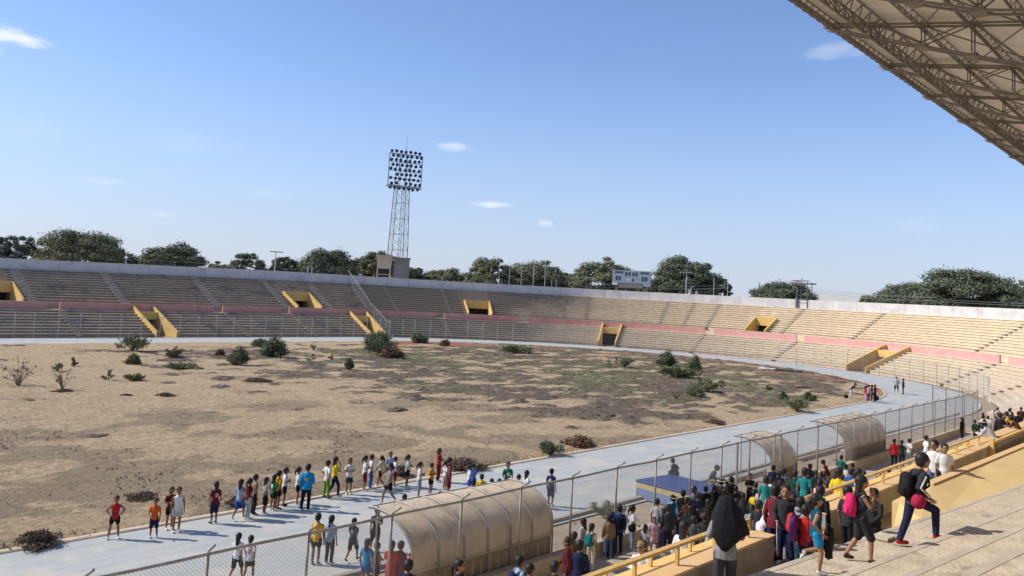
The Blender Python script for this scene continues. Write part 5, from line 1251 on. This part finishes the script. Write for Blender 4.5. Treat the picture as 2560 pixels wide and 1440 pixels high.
# ---------------------------------------------------------------- people
SKIN={0:mat('skin_brown',(.25,.125,.07),(.22,.11,.06),rough=.6,scale=9),1:mat('skin_light_brown',(.34,.18,.11),(.30,.16,.095),rough=.6,scale=9)}
HAIRM=mat('hair_black',(.012,.010,.010),(.022,.017,.015),rough=.55,scale=30)
EYEM=mat('eye_dark',(.02,.015,.012)); LIPM=mat('lips',(.22,.08,.06))
PAL=dict(white=(.72,.72,.72),black=(.018,.018,.022),navy=(.022,.028,.075),blue=(.03,.10,.36),brightblue=(.03,.22,.50),lightblue=(.30,.42,.62),denim=(.10,.16,.27),paledenim=(.22,.30,.42),red=(.48,.025,.03),maroon=(.16,.02,.035),darkred=(.11,.018,.025),orange=(.70,.12,.03),yellow=(.72,.50,.02),gold=(.68,.36,.01),green=(.02,.20,.07),lime=(.16,.28,.04),darkgreen=(.015,.06,.04),teal=(.02,.20,.21),darkteal=(.01,.085,.13),grey=(.26,.27,.29),lightgrey=(.47,.48,.50),darkgrey=(.06,.065,.075),charcoal=(.035,.036,.042),khaki=(.32,.27,.18),tan=(.28,.19,.11),pink=(.60,.34,.42),hotpink=(.68,.03,.15),purple=(.15,.05,.22),crimson=(.40,.025,.07),cream=(.62,.55,.42),straw=(.58,.50,.28),brown=(.09,.045,.025),aqua=(.02,.27,.55))
def cm(c): 
    k=PAL[c]; return mat('cloth_'+c,k,tuple(x*.72 for x in k),rough=.9,scale=9,amt=.5,bump=.35,bscale=16,spec=.12)
def V(*a): return Vector(a)
def pose(p):
    J=dict(pel=V(0,0,.52),chest=V(0,.005,.715),neck=V(0,0,.832),head=V(0,.012,.925))
    for s,n in ((-1,'L'),(1,'R')):
        J['hip'+n]=V(s*.052,0,.505); J['kn'+n]=V(s*.058,.012,.285); J['an'+n]=V(s*.06,-.012,.05); J['to'+n]=V(s*.07,.085,.022)
        J['sh'+n]=V(s*.098,0,.772); J['el'+n]=V(s*.135,-.02,.63); J['wr'+n]=V(s*.14,.02,.485); J['ha'+n]=V(s*.138,.035,.43)
    def arm(n,e,w,h): J['el'+n],J['wr'+n],J['ha'+n]=V(*e),V(*w),V(*h)
    def leg(n,k,a,t): J['kn'+n],J['an'+n],J['to'+n]=V(*k),V(*a),V(*t)
    if p=='stand2':
        leg('L',(-.075,.03,.287),(-.10,.02,.05),(-.12,.11,.022)); arm('R',(.14,.0,.63),(.10,.11,.56),(.07,.15,.555)); arm('L',(-.14,-.03,.63),(-.135,.01,.485),(-.13,.03,.43))
    if p=='hips':
        arm('R',(.20,-.04,.66),(.11,.03,.56),(.075,.055,.555)); arm('L',(-.20,-.04,.66),(-.11,.03,.56),(-.075,.055,.555)); leg('L',(-.085,.01,.285),(-.11,0,.05),(-.135,.09,.022)); leg('R',(.085,.01,.285),(.11,0,.05),(.135,.09,.022))
    if p=='cross':
        arm('R',(.145,.02,.655),(.02,.115,.665),(-.045,.12,.675)); arm('L',(-.145,.02,.655),(-.02,.13,.645),(.045,.125,.65))
    if p=='chin':
        arm('R',(.13,.06,.66),(.05,.13,.77),(.025,.11,.83)); arm('L',(-.14,.02,.655),(0,.12,.64),(.06,.12,.65))
        leg('R',(.06,.10,.30),(.065,.10,.05),(.07,.19,.022)); leg('L',(-.06,-.01,.285),(-.06,-.14,.085),(-.06,-.07,.03))
    if p=='walk':
        leg('R',(.055,.11,.30),(.06,.14,.055),(.065,.235,.035)); leg('L',(-.055,-.03,.29),(-.06,-.18,.10),(-.06,-.11,.035)); arm('R',(.13,-.07,.645),(.13,-.05,.50),(.125,-.03,.45)); arm('L',(-.13,.05,.64),(-.12,.13,.53),(-.11,.165,.49))
    if p=='stride':
        leg('R',(.055,.06,.285),(.06,.035,.05),(.065,.13,.022)); leg('L',(-.055,.09,.30),(-.06,-.13,.26),(-.06,-.16,.17)); arm('R',(.13,-.06,.65),(.13,.03,.54),(.12,.075,.51)); arm('L',(-.13,.0,.64),(-.12,.10,.55),(-.10,.14,.53))
    if p=='climb':
        for k in J: 
            if k[:2] in('ch','ne','he','sh'): J[k]=J[k]+V(0,.05 if k[:2]!='he' else .085,-.01 if k[:2]!='he' else -.02)
        leg('R',(.06,.20,.41),(.06,.205,.155),(.065,.30,.125)); leg('L',(-.055,-.05,.285),(-.06,-.13,.06),(-.065,-.04,.03)); arm('R',(.135,-.03,.65),(.12,.09,.545),(.11,.13,.52)); arm('L',(-.15,.0,.65),(-.16,.10,.57),(-.13,.15,.55))
    if p in('sit','sitlean'):
        for k in list(J): J[k]=J[k]+V(0,0,-.235)
        leg('R',(.075,.215,.30),(.07,.20,.05),(.08,.29,.022)); leg('L',(-.075,.215,.30),(-.07,.20,.05),(-.08,.29,.022)); arm('R',(.14,.06,.42),(.08,.17,.33),(.06,.21,.325)); arm('L',(-.14,.06,.42),(-.08,.17,.33),(-.06,.21,.325))
        J['hipL'].z=J['hipR'].z=.285
        if p=='sitlean':
            for k,q in (('chest',.07),('neck',.11),('head',.17),('shL',.10),('shR',.10)): J[k]=J[k]+V(0,q,-.02-q*.2)
    if p=='lean':
        for k,q in (('pel',-.03),('chest',.08),('neck',.16),('head',.225),('shL',.13),('shR',.13)): J[k]=J[k]+V(0,q,-q*.28)
        arm('R',(.14,.20,.62),(.10,.33,.64),(.08,.375,.645)); arm('L',(-.14,.20,.62),(-.10,.33,.64),(-.08,.375,.645)); leg('R',(.06,.01,.285),(.065,-.06,.05),(.07,.03,.022)); leg('L',(-.06,.0,.285),(-.065,-.06,.05),(-.07,.03,.022))
    if p=='point':
        arm('R',(.15,.09,.77),(.14,.22,.80),(.135,.28,.81)); arm('L',(-.15,-.03,.64),(-.15,.02,.50),(-.145,.04,.45))
    if p=='overhead':
        arm('R',(.15,.07,.84),(.07,.08,.97),(.04,.07,.99)); arm('L',(-.14,-.02,.63),(-.135,.02,.485),(-.13,.035,.43))
    return J
def caps(b,a,c,ra,rc,n=10):
    a,c=Vector(a),Vector(c); t=(c-a); 
    if t.length<1e-5: t=V(0,0,.001)
    t.normalize(); A=a-t*ra; C=c+t*rc
    b.tube([A+t*ra*.05,a-t*ra*.7,a-t*ra*.3,a+(c-a)*.25,a+(c-a)*.6,c+t*rc*.3,c+t*rc*.7,C-t*rc*.05],[ra*.3,ra*.72,ra*.96,ra*1.0+(rc-ra)*.2,ra+(rc-ra)*.62,rc*.96,rc*.72,rc*.3],n)
def spine(b,P,n=14):
    "P: list of centre, rx, ry"
    rings=[]
    for i,(c,rx,ry) in enumerate(P):
        rings.append([Vector((c[0]+rx*math.cos(2*PI*k/n),c[1]+ry*math.sin(2*PI*k/n),c[2])) for k in range(n)])
    b.loft(rings)
def lp(a,b,t): return a+(b-a)*t
def torso(b,J,g,top=True):
    p,c,nk=J['pel'],J['chest'],J['neck']
    P=[(p+V(0,0,-.055),.045+g,.04+g),(p+V(0,0,-.03),.078+g,.058+g),(p+V(0,0,.02),.084+g,.062+g),(lp(p,c,.42),.070+g,.054+g),(c,.086+g,.062+g),(lp(c,nk,.42),.090+g,.060+g)]
    if top: P+=[(lp(c,nk,.70),.068+g,.048+g),(lp(c,nk,.88),.044+g*.6,.040+g*.5),(nk+V(0,0,.0),.034+g*.5,.034+g*.5)]
    spine(b,P)
def head(b,J,s=1.08):
    h=J['head']; n=J['neck']
    b.tube([n-V(0,0,.02),lp(n,h,.5),h],[.033,.029,.028],10)
    b.ell(h+V(0,-.004,.012),(.053*s,.064*s,.062*s),14,10)            # skull
    b.ell(h+V(0,.014,-.022),(.042*s,.046*s,.050*s),12,9)            # face and jaw
    b.ell(h+V(0,.026,-.052),(.022*s,.022*s,.016*s),8,6)             # chin
    b.ell(h+V(0,.062*s,-.012),(.009,.013,.018),7,5)                 # nose
    for q in (-1,1): b.ell(h+V(q*.052*s,-.002,-.008),(.008,.014,.020),7,5)
def fingers(b,J,n):
    w,h=J['wr'+n],J['ha'+n]; d=(h-w)
    if d.length<1e-4: return
    d.normalize(); s=-1 if n=='L' else 1
    side=d.cross(V(s,0,.15)); 
    if side.length<.05: side=V(0,1,0)
    side.normalize(); palm=d.cross(side).normalized()*s
    L=[.040,.046,.043,.034]
    for k in range(4):
        o=h+side*(.014-.0095*k); a=o+d*L[k]*.5+palm*-.004; e=a+d*L[k]*.45-palm*.014*(1+.3*k)
        b.tube([o-d*.010,a,e],[.0052,.0048,.0036],5)
    o=h-d*.012+side*.018; b.tube([o,o+side*.014+d*.014,o+side*.016+d*.032],[.006,.0055,.004],5)
VOX=.0135
def fuse(b,name,vox,extra=None,smooth=2):
    me=b.mesh(name); o=bpy.data.objects.new('tmp_'+name,me); COL.objects.link(o)
    m=o.modifiers.new('r','REMESH'); m.mode='VOXEL'; m.voxel_size=vox; m.use_smooth_shade=True
    s=o.modifiers.new('s','SMOOTH'); s.factor=.5; s.iterations=smooth
    dg=bpy.context.evaluated_depsgraph_get(); ev=o.evaluated_get(dg); nm=bpy.data.meshes.new_from_object(ev,depsgraph=dg); nm.name=name
    bpy.data.objects.remove(o); bpy.data.meshes.remove(me)
    if extra and extra.v:
        bm=bmesh.new(); bm.from_mesh(nm); em=extra.mesh('x',True); bm.from_mesh(em); bm.to_mesh(nm); bm.free(); bpy.data.meshes.remove(em)
    nm.materials.clear(); nm.polygons.foreach_set('use_smooth',[True]*len(nm.polygons)); nm.update()
    return nm
CACHE={}
def cached(key,fn):
    if key not in CACHE: CACHE[key]=fn()
    return CACHE[key]
def m_body(p,vox):
    J=pose(p); b=MB(); torso(b,J,0)
    head(b,J)
    for n in 'LR':
        caps(b,J['sh'+n],J['el'+n],.030,.022); caps(b,J['el'+n],J['wr'+n],.022,.0145); caps(b,J['wr'+n],J['ha'+n],.014,.019)
        caps(b,J['hip'+n],J['kn'+n],.050,.032); caps(b,J['kn'+n],lp(J['kn'+n],J['an'+n],.35),.031,.034); caps(b,lp(J['kn'+n],J['an'+n],.35),J['an'+n],.034,.020); caps(b,J['an'+n],J['to'+n],.018,.016)
    x=MB()
    for n in 'LR': fingers(x,J,n)
    return fuse(b,'body',vox,x,1)
def m_top(p,kind,vox):
    J=pose(p); b=MB(); g=.010 if kind in('tee','vest','polo') else .019
    long_=kind in('jacket','hoodie','shirt','coat')
    torso(b,J,g)
    pl=J['pel']
    low=.075 if kind in('tee','vest','polo','shirt') else .095
    if p not in('sit','sitlean'): spine(b,[(pl+V(0,0,-low*.75),.088+g,.068+g),(pl+V(0,0,.03),.088+g,.066+g),(pl+V(0,0,.06),.07,.05)])
    for n in 'LR':
        if kind!='vest':
            e=lp(J['sh'+n],J['el'+n],.62); caps(b,J['sh'+n],e,.036+g*.3,.034+g*.35)
        else: caps(b,J['sh'+n],J['sh'+n]*.8+J['chest']*.2,.03,.03)
        if long_: caps(b,J['sh'+n],J['el'+n],.038+g*.3,.030+g*.3); caps(b,J['el'+n],lp(J['el'+n],J['wr'+n],.94),.031+g*.25,.024+g*.2)
    if kind=='hoodie': b.ell(J['neck']+V(0,-.045,.01),(.06,.045,.035),10,7)
    if kind=='coat': spine(b,[(pl+V(0,0,-.16),.10,.08),(pl+V(0,0,0),.10,.08),(pl+V(0,0,.1),.085,.07)])
    if kind=='dress': pass
    return fuse(b,'top',vox)
def m_bottom(p,kind,vox):
    J=pose(p); b=MB(); pl=J['pel']; g=.012
    spine(b,[(pl+V(0,0,-.062),.06,.05),(pl+V(0,0,-.03),.086+g*.5,.065+g*.5),(pl+V(0,0,.03),.084+g*.4,.064+g*.3),(pl+V(0,0,.05),.076,.058)])
    if kind=='skirt' and p not in('sit','sitlean'):
        a,c=(J['knL']+J['knR'])/2,(J['hipL']+J['hipR'])/2
        spine(b,[(lp(c,a,.72),.118,.098),(lp(c,a,.4),.108,.088),(lp(c,a,.0),.092,.07)])
    else:
        for n in 'LR':
            h,k,a=J['hip'+n],J['kn'+n],J['an'+n]
            if kind=='trousers': caps(b,h,k,.060,.044); caps(b,k,lp(k,a,.9),.043,.036)
            elif kind=='long': caps(b,h,k,.062,.052)
            else: caps(b,h,lp(h,k,.50),.063,.060)
    return fuse(b,'bottom',vox)
def m_shoes(p,vox,n_='L'):
    J=pose(p); b=MB()
    for n in n_:
        a,t=J['an'+n],J['to'+n]; d=(t-a); d.z=0 if abs(t.z-a.z)<.09 else d.z; dn=d.normalized()
        sole=t.z-.006
        base=lp(a,t,.1); heel=V(a.x,a.y,(sole+.010) if abs(t.z-a.z)<.06 else a.z-.02)-dn*.012
        caps(b,heel+V(0,0,.012),t+V(0,0,.006),.024,.021); caps(b,a+V(0,0,-.01),heel+V(0,0,.012),.023,.024)
    return fuse(b,'shoe',vox,smooth=1)
def m_hair(p,kind,vox):
    J=pose(p); h=J['head']; b=MB()
    b.ell(h+V(0,-.016,.024),(.067,.074,.067),14,10)
    b.ell(h+V(0,-.034,-.012),(.062,.048,.056),12,8)
    if kind=='long':
        b.ell(h+V(0,-.045,-.05),(.056,.036,.07),12,8); b.ell(h+V(0,-.058,-.13),(.052,.026,.085),12,8)
    elif kind=='tail':
        b.ell(h+V(0,-.075,.02),(.022,.022,.02),8,6); b.tube([h+V(0,-.075,.025),h+V(.005,-.11,-.03),h+V(.008,-.10,-.11),h+V(0,-.09,-.17)],[.015,.024,.020,.006],8)
    elif kind=='bun': b.ell(h+V(0,-.075,.045),(.030,.028,.028),10,7)
    return fuse(b,'hair',vox)
def m_hat(p,kind,vox):
    J=pose(p); h=J['head']; b=MB()
    if kind=='cap': b.ell(h+V(0,-.004,.034),(.063,.071,.052),14,8); b.ell(h+V(0,.075,.024),(.045,.045,.008),10,6)
    else: b.ell(h+V(0,-.002,.042),(.058,.064,.052),14,8); b.ell(h+V(0,0,.028),(.125,.13,.011),16,6)
    return fuse(b,'hat',.009,smooth=1)
def m_face(p):
    J=pose(p); h=J['head']; E_=[]
    for q in (-1,1):
        e=MB(); e.ell(h+V(q*.020,.0605,.002),(.0085,.005,.006),7,5); e.ell(h+V(q*.020,.0600,.013),(.013,.005,.006),7,5); E_.append(e.mesh('eye',True))
    l=MB(); l.ell(h+V(0,.060,-.038),(.015,.005,.0045),8,5)
    return E_,l.mesh('mouth',True)
def part(name,me,m,root):
    o=bpy.data.objects.new(name,me); COL.objects.link(o); o.parent=root
    if not me.materials: me.materials.append(None)
    o.material_slots[0].link='OBJECT'; o.material_slots[0].material=m
    return o
BAGS=[]
def person(x,y,z,H,rz,p,top,bot,hair,label,opt=''):
    near=math.hypot(x,y)<24.5
    vox=.0075 if near else VOX
    o=dict(kv.split('=') if '=' in kv else (kv,'1') for kv in opt.split(',') if kv)
    root=empty('person',(x,y,z),R_(rz),label=label,cat='person'); root.scale=(H,H,H)
    root['group']='children and adults standing and sitting around the track and stands' if False else GROUPS[o.get('g','crowd')]
    tc,tk=top.split('_'); bc,bk=bot.split('_'); hc=hair.split('_')
    part('body',cached(('b',p,vox),lambda:m_body(p,vox)),SKIN[1 if 'light' in o else 0],root)
    part('dress' if tk=='dress' else ('jacket' if tk in('jacket','coat','hoodie') else 'shirt'),cached(('t',p,tk,vox),lambda:m_top(p,tk,vox)),cm(tc),root)
    part({'skirt':'skirt','trousers':'trousers','shorts':'shorts','long':'shorts'}[bk],cached(('o',p,bk,vox),lambda:m_bottom(p,bk,vox)),cm(bc),root)
    for n in 'LR': part('shoe',cached(('s',p,vox,n),lambda:m_shoes(p,vox,n)),cm(o.get('shoe','white')),root)
    part('hair',cached(('h',p,hc[0],vox),lambda:m_hair(p,hc[0],vox)),HAIRM,root)
    if len(hc)>1: part('cap' if hc[1]=='cap' else 'hat',cached(('c',p,hc[1]),lambda:m_hat(p,hc[1],vox)),cm(hc[2]),root)
    if 'face' in o or near:
        e,l=cached(('f',p),lambda:m_face(p)); [part('eye',q,EYEM,root) for q in e]; part('mouth',l,LIPM,root)
    if 'sleeve' in o:
        J=pose(p)
        for n in 'LR':
            b=MB(); s=-1 if n=='L' else 1
            off=V(s*.040,0,.004); b.tube([J['sh'+n]+off,J['el'+n]+off*.85,lp(J['el'+n],J['wr'+n],.9)+off*.75],.011,6)
            me=b.mesh('sleeve_stripe',True); part('sleeve_stripe',me,cm(o['sleeve']),root)
    if 'panel' in o:   # coloured patch or bib on the chest and back
        J=pose(p); c=lp(J['chest'],J['pel'],.25)
        for s in (-1,1): b=MB(); b.ell(c+V(0,s*.062,.02),(.05,.018,.06),10,7); part('bib',b.mesh('bib',True),cm(o['panel']),root)
    if 'stripe' in o:
        J=pose(p)
        for n in 'LR':
            b=MB(); s=-1 if n=='L' else 1
            b.tube([J['hip'+n]+V(s*.050,0,0),J['kn'+n]+V(s*.036,0,0),lp(J['kn'+n],J['an'+n],.88)+V(s*.028,0,0)],.011,6)
            part('side_stripe',b.mesh('side_stripe',True),cm(o['stripe']),root)
    if 'pack' in o: backpack(root,p,o['pack'],H,o.get('plab'))
    return root
def backpack(root,p,col,H,lab):
    J=pose(p); c=lp(J['chest'],J['pel'],.28)+V(0,-.125,0)
    r=empty('backpack',root.location,root.rotation_euler[2],label=lab,cat='backpack'); r.scale=(H,H,H)
    b=MB(); 
    rings=[]
    for z,w,d in ((-.13,.055,.035),(-.115,.082,.052),(0,.09,.058),(.09,.08,.050),(.125,.05,.03)):
        rings.append([c+V(math.copysign(abs(math.cos(t))**.6,math.cos(t))*w,math.copysign(abs(math.sin(t))**.6,math.sin(t))*d,z) for t in [2*PI*k/16 for k in range(16)]])
    b.loft(rings); me=b.mesh('bag_body',True); part('bag_body',me,cm(col),r)
    b=MB(); rings=[]
    for z,w,d in ((-.105,.05,.01),(-.09,.066,.024),(-.02,.066,.024),(-.005,.05,.01)):
        rings.append([c+V(math.cos(t)*w,-.055+math.sin(t)*d,z) for t in [2*PI*k/12 for k in range(12)]])
    b.loft(rings); part('pocket',b.mesh('pocket',True),cm(col),r)
    b=MB()
    for s in (-1,1): b.tube([c+V(s*.05,.05,.10),J['chest']+V(s*.068,-.03,.085),J['chest']+V(s*.068,.06,.06),J['chest']+V(s*.085,.06,-.04),c+V(s*.075,.04,-.10)],.012,5)
    part('strap',b.mesh('strap',True),cm('black'),r)
GROUPS={'track':'children lined up along the inner kerb of the track','crowd':'people gathered along the near walkway and lower rows','mid':'people on the track by the nearest dugout','far':'people far off at the bend of the track','aisle':'young people on the near aisle and steps'}
for a in PEOPLE: person(*a)
# ---- single carried or laid things
def simple_bag(x,y,z,s,col,label,name='bag',kind='round'):
    root=empty(name,(x,y,z),0,label=label,cat='bag' if name!='jacket' else 'jacket'); b=MB()
    if kind=='round': b.ell((0,0,.16*s),(.2*s,.16*s,.17*s),12,8)
    elif kind=='drape':
        rings=[]
        for i in range(6):
            t=i/5; rings.append([(math.cos(a)*(.10+.10*math.sin(PI*t))*s+.04*s*math.sin(3*a+i),math.sin(a)*.06*s,(.55*t)*s) for a in [2*PI*k/14 for k in range(14)]])
        b.loft(rings)
    elif kind=='flat':
        b.hexa([(-.22*s,-.16*s,0),(.2*s,-.18*s,0),(.24*s,.14*s,0),(-.2*s,.17*s,0),(-.22*s,-.16*s,.05),(.2*s,-.18*s,.045),(.24*s,.14*s,.06),(-.2*s,.17*s,.05)])
        o=b.build('sheet',cm(col),root); f=MB(); f.hexa([(.2*s,-.18*s,.05),(.34*s,-.2*s,.02),(.38*s,.12*s,.02),(.24*s,.14*s,.065),(.2*s,-.18*s,.056),(.34*s,-.2*s,.026),(.38*s,.12*s,.026),(.24*s,.14*s,.071)]); f.build('flap',cm(col),root); root['category']='box'; return
    b.build('bag_body' if name!='jacket' else 'cloth',cm(col),root,smooth=True)
    h=MB(); h.tube([(-.1*s,0,.28*s if kind=='round' else .5*s),(0,0,.40*s if kind=='round' else .62*s),(.1*s,0,.28*s if kind=='round' else .5*s)],.012*s+.004,6); h.build('handle' if name!='jacket' else 'hood',cm('black'),root,smooth=True)
for a in THINGS: simple_bag(*a)
# black jacket worn over the head of the person standing by the parapet end
def hooded():
    x,y,z,H,rz,lab=HOOD
    r=person(x,y,z,H,rz,'cross','grey_shirt','darkgrey_trousers','long',lab,'g=aisle')
    me_=None
    q=empty('jacket',r.location,r.rotation_euler[2],label='big black jacket draped over the head of the person in grey',cat='jacket'); q.scale=r.scale
    b=MB(); n=26; rings=[]
    prof=[(1.02,.015,.014,0,0),(1.012,.055,.058,0,0),(.97,.078,.082,-.005,0),(.91,.108,.098,-.01,.002),(.85,.135,.110,-.01,.008),(.785,.160,.118,-.015,.018),(.725,.172,.122,-.02,.028),(.68,.150,.118,-.02,.018),(.63,.112,.108,-.025,-.002),(.585,.072,.092,-.03,-.014),(.545,.030,.07,-.035,-.018)]
    for i,(z_,rx,ry,oy,ox) in enumerate(prof):
        ring=[]
        for k in range(n):
            t=2*PI*k/n; f=1+.05*math.sin(5*t+i*.25)+.04*math.sin(9*t+i*.1); dz=0
            if i>=6: dz=-.035*max(0,math.cos(t))*(1 if i==6 else 0)
            ring.append((ox+rx*math.cos(t)*f,oy+ry*math.sin(t)*f,z_+dz))
        rings.append(ring)
    b.loft(rings,cap=True); me=b.mesh('cloth',True); part('cloth',me,cm('black'),q)
hooded()
